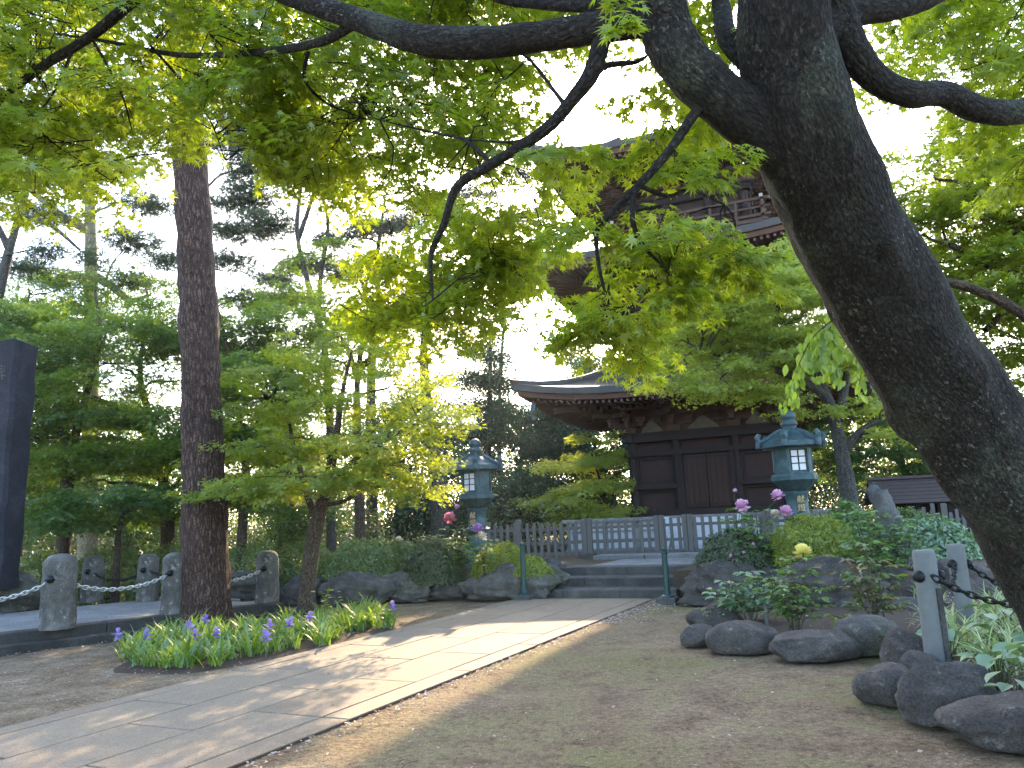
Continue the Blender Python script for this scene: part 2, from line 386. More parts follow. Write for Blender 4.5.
m = N('ground_dirt'); o = m.obj()
big = m.noise(o, 0.32, 6, 0.62, 0.4); mid = m.noise(o, 2.1, 7, 0.65, 0.3); fine = m.noise(o, 19, 6, 0.78); grit = m.noise(o, 85, 4, 0.8); clod = m.n('TexVoronoi', Vector=o, Scale=26.0).outputs['Distance']
col = m.ramp(mid, [(0.32, (0.16, 0.108, 0.066)), (0.5, (0.245, 0.178, 0.113)), (0.68, (0.33, 0.25, 0.168))])
mossk = m.ramp(m.math('MULTIPLY_ADD', mid, 0.55, m.math('MULTIPLY', big, 0.75)), [(0.60, (0, 0, 0)), (0.73, (1, 1, 1))])
xr = m.n('SeparateXYZ', Vector=o).outputs[0]; xm = m.n('MapRange', Value=xr); xm.inputs[1].default_value = -2.5; xm.inputs[2].default_value = 0.5; mossk = m.math('MULTIPLY', mossk, xm.outputs[0])
mossf = m.ramp(fine, [(0.40, (0.1, 0.1, 0.1)), (0.56, (1, 1, 1))])
col = m.mix(m.math('MULTIPLY', m.math('MULTIPLY', mossk, mossf), 0.85), col, (0.165, 0.165, 0.048))
col = m.mix(0.9, col, m.ramp(fine, [(0.36, (0.50, 0.48, 0.46)), (0.5, (1, 1, 1)), (0.64, (1.4, 1.38, 1.34))]), 'MULTIPLY')
col = m.mix(0.9, col, m.ramp(grit, [(0.38, (0.55, 0.53, 0.5)), (0.5, (1, 1, 1)), (0.62, (1.45, 1.43, 1.4))]), 'MULTIPLY')
sp = m.ramp(m.noise(o, 38, 2, 0.6), [(0.66, (0, 0, 0)), (0.70, (1, 1, 1))]); col = m.mix(m.math('MULTIPLY', sp, 0.5), col, (0.42, 0.37, 0.31))
sp = m.ramp(m.noise(o, 31, 3, 0.7), [(0.33, (1, 1, 1)), (0.38, (0, 0, 0))]); col = m.mix(m.math('MULTIPLY', sp, 0.6), col, (0.06, 0.042, 0.028))
h = m.math('MULTIPLY_ADD', grit, 0.4, m.math('MULTIPLY_ADD', fine, 0.8, m.math('MULTIPLY_ADD', clod, 0.5, mid)))
m.pr(col, 0.95, m.bump(h, 0.9, 0.05), spec=0.15)
m = N('soil'); o = m.obj(); a = m.noise(o, 3, 6, 0.7); b = m.noise(o, 40, 5, 0.8)
col = m.mix(m.math('MULTIPLY_ADD', b, 0.8, m.math('MULTIPLY', a, 0.3)), (0.035, 0.024, 0.018), (0.15, 0.11, 0.085))
m.pr(col, 0.95, m.bump(b, 0.9, 0.04), spec=0.15)
m = N('terrace_dirt'); o = m.obj(); a = m.noise(o, 1.2, 6, 0.7); b = m.noise(o, 40, 5, 0.8)
col = m.ramp(a, [(0.3, (0.07, 0.055, 0.035)), (0.5, (0.13, 0.10, 0.07)), (0.7, (0.09, 0.10, 0.04))])
m.pr(m.mix(m.math('MULTIPLY', b, 0.5), col, (0.05, 0.04, 0.03)), 0.95, m.bump(b, 0.9, 0.04), spec=0.15)
m = N('path_stone'); o = m.obj(); r = m.n('Attribute', attribute_name='rnd').outputs['Fac']
a = m.noise(o, 1.1, 6, 0.65, 0.3); b = m.noise(o, 70, 4, 0.8); c = m.noise(o, 5, 6, 0.7)
col = m.ramp(r, [(0, (0.185, 0.14, 0.092)), (0.35, (0.235, 0.182, 0.122)), (0.7, (0.212, 0.167, 0.115)), (1, (0.262, 0.204, 0.14))])
col = m.mix(m.math('MULTIPLY', m.ramp(a, [(0.42, (0, 0, 0)), (0.62, (1, 1, 1))]), 0.5), col, (0.20, 0.148, 0.11))
col = m.mix(m.math('MULTIPLY', m.ramp(c, [(0.52, (0, 0, 0)), (0.66, (1, 1, 1))]), 0.4), col, (0.285, 0.225, 0.172))
col = m.mix(0.85, col, m.ramp(b, [(0.36, (0.6, 0.58, 0.56)), (0.5, (1, 1, 1)), (0.64, (1.28, 1.27, 1.25))]), 'MULTIPLY')
sp = m.ramp(m.noise(o, 16, 5, 0.75), [(0.33, (1, 1, 1)), (0.40, (0, 0, 0))]); col = m.mix(m.math('MULTIPLY', sp, 0.45), col, (0.12, 0.09, 0.065))
m.pr(col, 0.85, m.bump(m.math('MULTIPLY_ADD', b, 0.5, c), 0.35, 0.015), spec=0.3)
M_ = MATS

# ------------------------------------------------------------------ the setting: ground, terrace, path, steps
DX, DY = math.sin(math.radians(25.3)), math.cos(math.radians(25.3))      # the path runs this way
dv = Vector((DX, DY, 0)); rv = Vector((DY, -DX, 0))

def ground_sheet():
    xs = np.concatenate([[-900, -300, -120, -60, -35], np.arange(-22, 22.1, 0.22), [35, 60, 120, 300, 900]])
    ys = np.concatenate([[-300, -60, -20, -6], np.arange(-2, 24.1, 0.22), [32, 45, 70, 130, 300, 900]])
    X, Y = np.meshgrid(xs, ys); nx = len(xs)
    fl = np.stack([X.ravel(), Y.ravel(), np.zeros(X.size)], 1)
    near = (np.abs(fl[:, 0]) < 21) & (fl[:, 1] < 23) & (fl[:, 1] > -2)
    z = np.zeros(len(fl))
    z[near] = [0.028 * mn.fractal(Vector((p[0] * 0.8, p[1] * 0.8, 0)), 1, 2, 4) - 0.012 for p in fl[near]]
    # flat under the path
    rel = fl[:, :2] - np.array([-1.93, 5.53]); across = rel @ np.array([DY, -DX])
    d = np.clip((np.abs(across + 1.39) - 1.45) / 0.5, 0, 1); z = z * d + 0.006 * (1 - d)
    fl[:, 2] = z
    i = np.arange(len(ys) - 1)[:, None] * nx + np.arange(nx - 1)[None]
    f = np.stack([i, i + 1, i + nx + 1, i + nx], 2).reshape(-1, 4)
    tag(np_mesh('ground', fl, f, M_['ground_dirt'], None, True), kind='structure')
ground_sheet()

SL = G(538, 598); SL.z = 0
SW = 2.86
b = MB()
TZ = 0.5
front = [(-60, 45), (-14, 23.5), (-6, 19.6), (-4.2, 17.6), (-2.6, 17.0), (-0.3, 16.6)]
a1 = SL + dv * 1.45; a0 = SL + rv * SW + dv * 1.45
mid = [(SL.x - 0.02, SL.y + 0.3), (a1.x - 0.02, a1.y), (a0.x + 0.02, a0.y), ((SL + rv * SW).x + 0.02, (SL + rv * SW).y + 0.3)]
right = [(4.3, 14.4), (6.0, 13.75), (7.6, 13.3), (9.5, 12.8), (14, 11.8), (60, 8), (400, 60), (400, 500), (-400, 500)]
b.prism(front + mid + right, -0.3, TZ)
tag(b.build('terrace', M_['terrace_dirt']), kind='structure')

# path of stone slabs
b = MB(); rnds = []
o0 = G(240, 768); o0.z = 0
rows = [(-2.78, -2.53, 1.9), (-2.53, -1.78, 1.55), (-1.78, -1.03, 1.55), (-1.03, -0.28, 1.55), (-0.28, 0, 1.9)]
gap = 0.018
Lmax = 10.33
for ri, (x0, x1, L) in enumerate(rows):
    y = -7.0 + (0.1, 0.55, 1.25, 0.2, 0.9)[ri]
    end = Lmax + 0.13 * (x1 + x0) / 2 * 0.5
    while y < end:
        y2 = min(y + L * (1 + random.uniform(-0.1, 0.1)), end)
        if end - y2 < 0.3: y2 = end
        zt = 0.034 + random.uniform(-0.002, 0.002)
        ps = [o0 + rv * a + dv * c for a, c in ((x0 + gap / 2, y + gap / 2), (x1 - gap / 2, y + gap / 2), (x1 - gap / 2, y2 - gap / 2), (x0 + gap / 2, y2 - gap / 2))]
        n0 = len(b.v); b.prism([(p.x + random.uniform(-.004, .004), p.y + random.uniform(-.004, .004)) for p in ps], -0.05, zt, 0.006); rnds += [random.random()] * (len(b.v) - n0)
        y = y2
po = b.build('path', M_['path_stone'])
at = po.data.attributes.new('rnd', 'FLOAT', 'POINT'); at.data.foreach_set('value', rnds); tag(po, kind='structure')
b = MB()
b.prism([tuple((o0 + rv * a + dv * c)[:2]) for a, c in ((-2.775, -7.2), (-0.005, -7.2), (-0.005, Lmax - 0.05), (-2.775, Lmax - 0.25))], -0.08, 0.024)
tag(b.build('path_bed', M_['soil']), kind='structure')

# stone stairs up to the terrace
st = thing('stone_stairs', SL, 'three broad grey stone steps rising from the paved path to the terrace', 'steps', -math.radians(25.3))
for k in range(3):
    b = MB(); x = 0.0; zz = TZ / 3 * (k + 1)
    cuts = [0, 0.55 + 0.2 * k, 1.75 - 0.15 * k, SW]
    for j in range(3):
        b.box(((cuts[j] + cuts[j + 1]) / 2, 0.72 * k + 0.42, zz / 2 - 0.1 + 0.004 * k), (cuts[j + 1] - cuts[j] - 0.008, 0.84, zz + 0.2), ch=0.015)
    b.build('step', M_['step_stone'], st)
b = MB()
for (x0, x1) in ((-0.35, 1.0), (1.02, 2.6), (2.62, 3.6)):
    b.box(((x0 + x1) / 2, 4.75, TZ + 0.03), (x1 - x0 - 0.01, 0.75, 0.16), ch=0.015)
b.box((1.6, 3.15, TZ - 0.01), (2.2, 2.4, 0.05), ch=0.01)
b.build('landing_slab', M_['platform_stone'], st)

# left platform (two low steps, paved top)
p0 = G(-160, 652, 0.27); p1 = G(284, 602.5, 0.27)
pd = (p1 - p0); pd.z = 0; pl = pd.length; pd.normalize(); pn = Vector((-pd.y, pd.x, 0))
ang = math.atan2(pd.y, pd.x)
pt = thing('stone_platform', (p1.x, p1.y, 0), 'low paved stone platform with two long kerb steps under the bollards', 'platform', ang)
b = MB()
for k in range(8):
    b.box((-1.5 * k - 0.75, 0.17, 0.135), (1.485, 0.34, 0.27), ch=0.015)
b.build('upper_kerb', M_['kerb_stone'], pt)
b = MB()
for k in range(8):
    b.box((-1.75 * k - 0.55, -0.155, 0.06), (1.74, 0.30, 0.13), ch=0.015)
b.build('lower_kerb', M_['kerb_stone'], pt)
b = MB()
for i in range(13):
    for j in range(5):
        b.box((-0.9 * i - 0.45 - (0.3 if j % 2 else 0), 0.35 + 0.35 + 0.7 * j, 0.10), (0.885, 0.688, 0.335), ch=0.008)
b.build('paving', M_['platform_stone'], pt)

# ------------------------------------------------------------------ rocks
def rock_mesh(name, sx, sy, sz, seed, mat, sub=4, planes=6, strata=0.0, rugged=1.0):
    v, f = ico(sub); v = v.copy(); rng = np.random.default_rng(seed)
    for _ in range(planes):
        n = rng.normal(size=3); n /= np.linalg.norm(n); h = rng.uniform(0.62, 0.86)
        e = np.maximum(0, v @ n - h); v -= e[:, None] * n * 0.9
    v *= 1 + smooth_noise(v, 1.3, 0.10 * rugged, seed, 3)[:, None] + smooth_noise(v, 4.0, 0.045 * rugged ** 1.5, seed + 3, 4)[:, None] + smooth_noise(v, 14.0, 0.012, seed + 9, 3)[:, None]
    if strata: v[:, :2] *= 1 + strata * np.sin(v[:, 2:3] * 13 + 2 * v[:, 0:1] + seed)
    v[:, 2] = np.where(v[:, 2] < -0.45, -0.45 + (v[:, 2] + 0.45) * 0.2, v[:, 2])
    v = v * np.array([sx, sy, sz]) / 2 * 1.08
    o = np_mesh(name, v, f, mat, None, True); return o
ROCKS = 0
def rock(px, py, wpx, hpx, label, mat='rock_dark', gz=0.0, deep=0.8, rz=None, group=None, strata=0.0, name='boulder', planes=6):
    """rock whose foot is seen at pixel px,py and which looks wpx by hpx pixels large"""
    global ROCKS; ROCKS += 1
    g = G(px, py, gz); s = g.y / FPX
    sx, sz = wpx * s, hpx * s * 1.2; sy = max(sx * deep, sz * 0.8); kk = (g.y + sy * 0.34) / g.y; sx *= kk; sz *= kk
    o = rock_mesh(name, sx, sy, sz, ROCKS, M_[mat], 5 if wpx > 70 or gz > 0 or group == 'rocks holding up the left bed' else 4, planes, strata, 1.9 if group in ('rocks holding up the left bed', 'big layered rocks holding up the right bed') or name == 'base_rock' else 1.0)
    o.location = (g.x * kk, g.y + sy * 0.34, gz + sz * 0.27); o.rotation_euler = (0, 0, rz if rz is not None else random.uniform(-0.3, 0.3) * (1 - deep))
    tag(o, label, 'rock', group)
gb = 'rocks edging the small flower bed'
rock(714, 630, 50, 22, 'grey boulder sitting behind and above the smallest rock at the bed edge', group=gb)
rock(702, 647, 38, 20, 'smallest dark boulder at the outermost tip of the peony bed edge', group=gb)
rock(744, 655, 66, 32, 'rounded dark boulder in front of the leafy blue-green peony', group=gb)
rock(811, 662, 92, 29, 'long low flat-topped boulder at the front of the peony bed', group=gb, deep=0.55)
rock(868, 658, 68, 38, 'grey boulder with pale lichen spots at the front of the peony bed', 'rock_light', group=gb)
rock(742, 616, 62, 22, 'low flat dark slab rock at the back of the peony bed under the dark azalea', group=gb, deep=0.5)
rock(792, 612, 40, 20, 'small dark rock behind the yellow peony', group=gb, deep=0.6)
rock(903, 614, 40, 16, 'small flat rock at the back of the peony bed beside the leaning rusty peony', group=gb, deep=0.6)
rock(862, 612, 46, 14, 'sunken pale rock among the soil behind the rusty peony stems', group=gb, deep=0.6)
gp = 'boulders round the post planter'
rock(890, 708, 58, 38, 'round brown boulder left of the large boulder under the stone post', group=gp)
rock(953, 727, 90, 56, 'largest rounded boulder in front of the near chain post', group=gp, deep=0.75)
rock(1024, 752, 146, 44, 'long grey boulder in the bottom right corner below the striped leaves', group=gp, deep=0.7)
rock(909, 672, 46, 42, 'upright dark boulder just beside the foot of the near chain post', group=gp)
rock(926, 690, 44, 36, 'dark boulder wedged behind the largest planter boulder', group=gp)
gr = 'big layered rocks holding up the right bed'
rock(730, 606, 78, 42, 'large layered grey rock beside the green post at the right end of the steps', 'rock_dark', strata=0.05, group=gr, deep=0.7)
rock(778, 604, 74, 36, 'layered dark rock below the dark clipped azalea', 'rock_dark', strata=0.05, group=gr, deep=0.7)
rock(836, 609, 110, 46, 'wide dark rock with a shadowy hollow behind the rusty peony', 'rock_dark', strata=0.04, group=gr, deep=0.6)
rock(905, 606, 62, 40, 'dark rock at the right end of the bed wall below the leafy bushes', 'rock_dark', strata=0.04, group=gr, deep=0.6)
rock(960, 600, 70, 38, 'dark rock behind the far chain post', 'rock_dark', strata=0.04, group=gr, deep=0.6)
gl = 'rocks holding up the left bed'
rock(516, 600, 96, 34, 'long pale rock holding up the bronze lantern beside the steps', 'rock_light', group=gl, deep=0.5)
rock(548, 592, 46, 30, 'rock between the bright low shrub and the steps', 'rock_bed', group=gl)
rock(452, 600, 86, 32, 'pale rugged rock under the dark round shrub of the left bed', 'rock_light', group=gl, deep=0.5)
rock(404, 603, 56, 30, 'grey rock under the big pale green shrub', 'rock_light', group=gl, deep=0.6)
rock(356, 607, 66, 34, 'smooth dark bluish rock under the left end of the big pale green shrub', 'rock_bed', group=gl, deep=0.6)
rock(306, 605, 48, 26, 'mossy rock behind the slim maple trunk in the iris bed', 'rock_bed', group=gl, deep=0.6)
rock(236, 600, 70, 26, 'dark rock behind the chain between pine and last bollard', 'rock_bed', gz=0.2, group=gl, deep=0.6)
rock(-8, 614, 122, 44, 'broad rugged base rock carrying the dark stone stele', 'rock_light', gz=0.26, deep=0.7, name='base_rock', planes=14)

# soil beds
def soil_bed(name, pts, z, h, mat='soil'):
    poly = spline([p[:2] for p in pts] + [pts[0][:2]], 6)[:-1]
    c = poly.mean(axis=0); n = len(poly); rings = [1.0, 0.93, 0.8, 0.6, 0.35, 0.0]; v = []; f = []
    for k, s in enumerate(rings):
        zz = z + h * (1 - s ** 4) if k else z - 0.03
        for p in poly:
            q = c + (p - c) * s; v.append((q[0], q[1], zz + 0.02 * mn.noise(Vector((q[0] * 5, q[1] * 5, 1)))))
    for k in range(len(rings) - 1):
        for i in range(n):
            j = (i + 1) % n; f.append((k * n + i, k * n + j, (k + 1) * n + j, (k + 1) * n + i))
    tag(np_mesh(name, v, f, M_[mat], None, True), kind='structure')
soil_bed('iris_bed_soil', [G(112, 672), G(200, 673), G(300, 655), G(398, 634), G(392, 614), G(330, 612), G(200, 626), G(125, 645)], 0.0, 0.05)
soil_bed('peony_bed_soil', [G(700, 638), G(745, 649), G(810, 657), G(872, 655), G(918, 640), G(925, 610), G(850, 604), G(742, 606)], 0.0, 0.09)
soil_bed('planter_soil', [G(895, 690), G(945, 715), G(1010, 745), G(1250, 800), G(1400, 640), G(1100, 590), G(960, 590), G(925, 640)], 0.0, 0.12)

# ------------------------------------------------------------------ pagoda
def roof_shell(E, B, z0, H, lift, th, n=24, m=8):
    """four curved hip slopes: E eave half width, B half width at the top; returns verts, faces (with the eave edge thickness)"""
    V = []; F_ = []
    for s in range(4):
        ca, sa = math.cos(s * math.pi / 2), math.sin(s * math.pi / 2); b0 = len(V)
        for k in range(m + 1):
            v = k / m; half = E + (B - E) * v
            for i in range(n + 1):
                t = -1 + 2 * i / n
                L = lift * abs(t) ** 3.2 * (1 - v) ** 2; out = 0.05 * abs(t) ** 6 * (1 - v) ** 3
                x = t * half * (1 + out); y = -half * (1 + out)
                z = z0 + H * (0.42 * v + 0.58 * v * v) + L
                V.append((x * ca - y * sa, x * sa + y * ca, z))
        for k in range(m):
            for i in range(n):
                a = b0 + k * (n + 1) + i; F_.append((a, a + 1, a + n + 2, a + n + 1))
        # eave edge (two stepped bands) and soffit up to the wall
        bands = [(0.0, th), (0.10, th + 0.01), (0.12, th + 0.17), (0.55, th + 0.17), (E - B - 0.1, th - 0.05)]
        prev = b0
        for (ins, dz) in bands:
            st0 = len(V); half = E - ins
            for i in range(n + 1):
                t = -1 + 2 * i / n; fr = max(0, 1 - ins / (E - B)); L = lift * abs(t) ** 3.2 * fr ** 2; out = 0.05 * abs(t) ** 6 * fr ** 3
                x = t * half * (1 + out); y = -half * (1 + out)
                V.append((x * ca - y * sa, x * sa + y * ca, z0 - dz + L))
            for i in range(n): F_.append((prev + i + 1, prev + i, st0 + i, st0 + i + 1))
            prev = st0
    return V, F_

def bracket_mb():
    b = MB()
    b.box((0, 0, 0.09), (0.42, 0.42, 0.18), taper=1.15)
    for k in range(3):
        z = 0.27 + 0.30 * k; y = -0.42 * (k + 1)
        b.box((0, y / 2, z), (0.15, abs(y) + 0.3, 0.15))
        if k: b.box((0, -0.42 * k, z + 0.004), (1.25, 0.14, 0.15))
        else: b.box((0, 0, z + 0.004), (1.25, 0.14, 0.15))
        for x in (-0.54, 0, 0.54):
            b.box((x, -0.42 * k, z + 0.15), (0.22, 0.22, 0.13), taper=1.2)
        b.box((0, y - 0.05, z + 0.15), (0.22, 0.22, 0.13), taper=1.2)
    b.bar((0, -0.3, 1.02), (0, -2.0, 0.72), 0.14, 0.17)
    return b

PAG = thing('pagoda', (7.25, 27.85, TZ), 'dark wooden three-tiered pagoda with deep upturned eaves behind the picket fence', 'pagoda', -math.radians(22))
# stone podium
b = MB()
b.box((0, 0, 0.46), (8.6, 8.6, 0.92)); pod = b.build('podium', M_['podium_white'], PAG)
b = MB(); b.box((0, 0, 0.975), (8.95, 8.95, 0.11), ch=0.02); b.box((0, 0, 0.05), (8.85, 8.85, 0.10), ch=0.02); b.build('coping', M_['platform_stone'], pod)
b = MB()
for s in range(4):
    Mz = Matrix.Rotation(s * math.pi / 2, 4, 'Z')
    for x in np.linspace(-4.1, 4.1, 9): b.box((x, -4.32, 0.5), (0.14, 0.06, 0.8), M=Mz)
    b.box((0, -4.315, 0.62), (8.4, 0.04, 0.05), M=Mz); b.box((0, -4.315, 0.36), (8.4, 0.04, 0.05), M=Mz)
b.build('panel_strips', M_['platform_stone'], pod)
for s in (0, 3):
    Mz = Matrix.Rotation(s * math.pi / 2, 4, 'Z'); b = MB()
    for k in range(5): b.box((0, -4.5 - 0.28 * (4 - k) / 1.0 * 0.9, 0.19 * (k + 1) / 2), (1.9, 0.29, 0.19 * (k + 1)), M=Mz)
    b.build('podium_step', M_['podium_white'], pod)
    for x in (-1.05, 1.05):
        b = MB(); vs = []
        for q in (-0.1, 0.1): vs += [(x + q, -4.45, 0.0), (x + q, -5.85, 0.0), (x + q, -5.85, 0.15), (x + q, -4.45, 1.02)]
        b.add(vs, [(0, 1, 2, 3), (7, 6, 5, 4), (0, 4, 5, 1), (1, 5, 6, 2), (2, 6, 7, 3), (3, 7, 4, 0)], Mz); b.build('flank_wall', M_['podium_white'], pod)

BK = bracket_mb().build('bracket', M_['bracket_wood'], PAG); BK_used = False
def storey(hw, z0, hb, ze, E, H, lift, first):
    """one storey: body half width hw from z0, height hb, eave edge at ze, half width E"""
    global BK_used
    zt = z0 + hb
    posts = [-hw, -hw * 0.39, hw * 0.39, hw]
    for (x, y) in sorted({(x, y) for x in posts for y in (-hw, hw)} | {(y, x) for x in posts for y in (-hw, hw)}):
        b = MB(); b.loft([(0.16, z0), (0.16, zt)], 14, c=(x, y, 0)); b.build('column', M_['temple_wood'], PAG, auto=40)
    b = MB(); b.box((0, 0, (z0 + zt) / 2), (2 * hw - 0.12, 2 * hw - 0.12, hb)); wall = b.build('wall', M_['temple_panel'], PAG)
    b = MB(); e = hw + 0.06
    zs = [(z0 + 0.10, 0.22, 0.14), (zt - 0.62, 0.17, 0.10), (zt - 0.10, 0.24, 0.12)] if first else [(z0 + 0.08, 0.16, 0.1), (zt - 0.1, 0.2, 0.1)]
    for s in range(4):
        Mz = Matrix.Rotation(s * math.pi / 2, 4, 'Z')
        for (z, hh, pr) in zs: b.box((0, -hw - pr / 2, z), (2 * hw + 0.55 + 0.01 * (s % 2), 0.20 + pr, hh), M=Mz)
        b.box((0, -hw - 0.05, zt + 0.05), (2 * hw + 0.75 + 0.01 * (s % 2), 0.42, 0.085), M=Mz)
    b.build('beams', M_['temple_wood'], PAG)
    if first:
        for s in range(4):
            Mz = Matrix.Rotation(s * math.pi / 2, 4, 'Z')
            for sx in (-1, 1):
                xc = sx * hw * 0.695; wd = hw * 0.61 - 0.32
                b = MB(); b.box((xc, -hw - 0.06, z0 + 0.98), (hw * 0.61 - 0.1, 0.26, 0.16), M=Mz)
                for zz0, zz1 in ((z0 + 0.22, z0 + 0.9), (z0 + 1.07, zt - 0.72)):
                    for x in (xc - wd / 2, xc + wd / 2): b.box((x, -hw + 0.03, (zz0 + zz1) / 2), (0.1, 0.14, zz1 - zz0), M=Mz)
                    for z in (zz0 + 0.05, zz1 - 0.05): b.box((xc, -hw + 0.027, z), (wd - 0.1, 0.13, 0.1), M=Mz)
                b.build('panel_frame', M_['temple_wood'], PAG)
        for s in range(4):
            Mz = Matrix.Rotation(s * math.pi / 2, 4, 'Z'); dw = hw * 0.39 - 0.2
            for sx in (-1, 1):
                d_ = MB(); d_.box((sx * dw / 2 * 1.01, -hw - 0.03, (z0 + 0.24 + zt - 0.74) / 2), (dw * 0.97, 0.1, hb - 0.98), M=Mz, ch=0.0)
                for x in (0.28, 0.72):
                    pass
                door = d_.build('door', M_['door_wood'], PAG)
                d_ = MB()
                for k in range(4): d_.box((sx * dw * (0.14 + 0.24 * k), -hw - 0.085, (z0 + 0.24 + zt - 0.74) / 2), (0.012, 0.016, hb - 1.02), M=Mz)
                for z in (z0 + 0.34, zt - 0.84): d_.box((sx * dw / 2, -hw - 0.088, z), (dw * 0.9, 0.02, 0.07), M=Mz)
                d_.build('door_battens', M_['temple_wood'], door)
            for sx in (-1, 1):
                fr = MB(); fr.box((sx * (dw + 0.06), -hw - 0.05, (z0 + 0.22 + zt - 0.7) / 2), (0.12, 0.2, hb - 0.92), M=Mz); fr.build('door_jamb', M_['temple_wood'], PAG)
    # brackets
    for s in range(4):
        for x in posts:
            if not BK_used: o = BK; BK_used = True
            else: o = BK.copy(); COL.objects.link(o); o.parent = PAG
            corner = abs(x) > hw * 0.9
            q = Matrix.Rotation(s * math.pi / 2, 4, 'Z')
            loc = q @ Vector((x, -hw, zt + 0.095)); sc = (ze - 0.12 - zt) / 1.15
            o.location = loc; o.rotation_euler = (0, 0, s * math.pi / 2 + (math.pi / 4 * (1 if x > 0 else -1) if corner and (s % 2 == 0) else 0)); o.scale = (1, 1.45 if corner and s % 2 == 0 else 1.0, sc)
    # purlins and infill behind the brackets, carved panels between
    b = MB()
    for s in range(4):
        Mz = Matrix.Rotation(s * math.pi / 2, 4, 'Z')
        for k, (yo, zo) in enumerate(((0.0, 0.62), (0.42, 0.86), (0.84, 1.06), (1.26, 1.2))):
            b.box((0, -hw - yo, zt + 0.09 + zo * (ze - 0.12 - zt) / 1.2), (2 * (hw + yo) + 0.4 + 0.01 * (s % 2), 0.13, 0.14), M=Mz)
    b.build('purlins', M_['temple_red'], PAG)
    b = MB(); b.box((0, 0, (zt + 0.1 + ze) / 2), (2 * hw - 0.1, 2 * hw - 0.1, ze - zt)); b.build('bracket_wall', M_['temple_red'], PAG)
    if first:
        for s in range(4):
            Mz = Matrix.Rotation(s * math.pi / 2, 4, 'Z')
            for x in (-hw * 0.695, 0, hw * 0.695):
                c_ = MB(); wdt = 0.75 if x else 1.05; vs = []; n = 9
                prof = [(-wdt / 2, 0), (-wdt * 0.42, 0.12), (-wdt * 0.24, 0.26), (-wdt * 0.1, 0.38), (0, 0.42), (wdt * 0.1, 0.38), (wdt * 0.24, 0.26), (wdt * 0.42, 0.12), (wdt / 2, 0)]
                for y in (-hw - 0.13, -hw + 0.02): vs += [(x + a, y, zt + 0.1 + z) for a, z in prof]
                fs = [tuple(range(n)), tuple(reversed(range(n, 2 * n)))] + [(i + 1, i, n + i, n + i + 1) for i in range(n - 1)]
                c_.add(vs, fs, Mz)
                for k in range(9): c_.box((x + (k - 4) * wdt * 0.085, -hw - 0.14, zt + 0.14 + 0.2 * (1 - abs(k - 4) / 5) * ((k * 7) % 3) / 2), (0.06, 0.06, 0.07), M=Mz)
                c_.build('carved_strut', M_['carving'], PAG)
    # rafters, two layers, following the upturned corners
    B = hw + 0.25; b = MB(); caps = MB()
    nR = int(2 * E / 0.2)
    for s in range(4):
        Mz = Matrix.Rotation(s * math.pi / 2, 4, 'Z')
        for i in range(nR + 1):
            x = -E + 0.12 + (2 * E - 0.24) * i / nR; t = abs(x) / E
            yin = max(hw, abs(x) - 0.0)
            for (y0, dz0, y1, dz1, wz) in ((0.14, 0.30, 1.5, 0.22, 0.085), (1.25, 0.36, E - B, 0.12, 0.10)):
                ya, yb = E - y0, max(E - y1, yin)
                if yb > ya - 0.08: continue
                def L(y): return lift * (min(1, abs(x) / max(y, 0.1))) ** 3.2 * max(0, 1 - (E - y) / (E - B)) ** 2
                zz = lambda y: ze - 0.22 - (dz0 + (dz1 - dz0) * (E - y0 - y) / (y1 - y0)) + L(y) + 0.05
                b.bar(tuple(Mz @ Vector((x, -ya, zz(ya)))), tuple(Mz @ Vector((x, -yb, zz(yb)))), 0.075, wz)
    b.build('rafters', M_['temple_red'], PAG)
    v, f = roof_shell(E, B, ze, H, lift, 0.22)
    r_ = MB(); r_.add(v, f); rf = r_.build('roof', M_['roof_copper'], PAG, auto=35)
    rf.data.materials.append(M_['temple_red'])
    n, m_ = 24, 8
    per = n * m_ + n * 5
    for i, p in enumerate(rf.data.polygons):
        if i % per >= n * m_ + n: p.material_index = 1
    # hip ridges
    for s in range(4):
        b = MB(); pts = []
        for k in range(9):
            vv = k / 8; half = E + (B - E) * vv; h = half * (1 + 0.05 * (1 - vv) ** 3)
            c, s_ = math.cos(s * math.pi / 2), math.sin(s * math.pi / 2)
            z = ze + H * (0.42 * vv + 0.58 * vv * vv) + lift * (1 - vv) ** 2 + 0.03
            pts.append(((-h) * c - (-h) * s_, (-h) * s_ + (-h) * c, z))
        b.tube(pts, [0.11] * 9, 8); b.build('hip_ridge', M_['roof_copper'], rf, True)
    # wind bells under the four corners
    for s in range(4):
        a = s * math.pi / 2; h = E * 0.95
        x, y = (-h) * math.cos(a) - (-h) * math.sin(a), (-h) * math.sin(a) + (-h) * math.cos(a)
        bl = MB(); z = ze + lift * 0.8 - 0.45
        bl.loft([(0.012, 0), (0.012, -0.13)], 6, c=(x, y, z)); bl.loft([(0.03, -0.10), (0.085, -0.14), (0.10, -0.3), (0.135, -0.42), (0.12, -0.425)], 14, c=(x, y, z))
        bl.loft([(0.006, -0.42), (0.006, -0.55)], 6, c=(x, y, z)); bl.box((x, y, z - 0.62), (0.1, 0.012, 0.12), rz=0.5)
        bl.build('wind_bell', M_['bronze'], PAG, auto=40)
    return ze + H
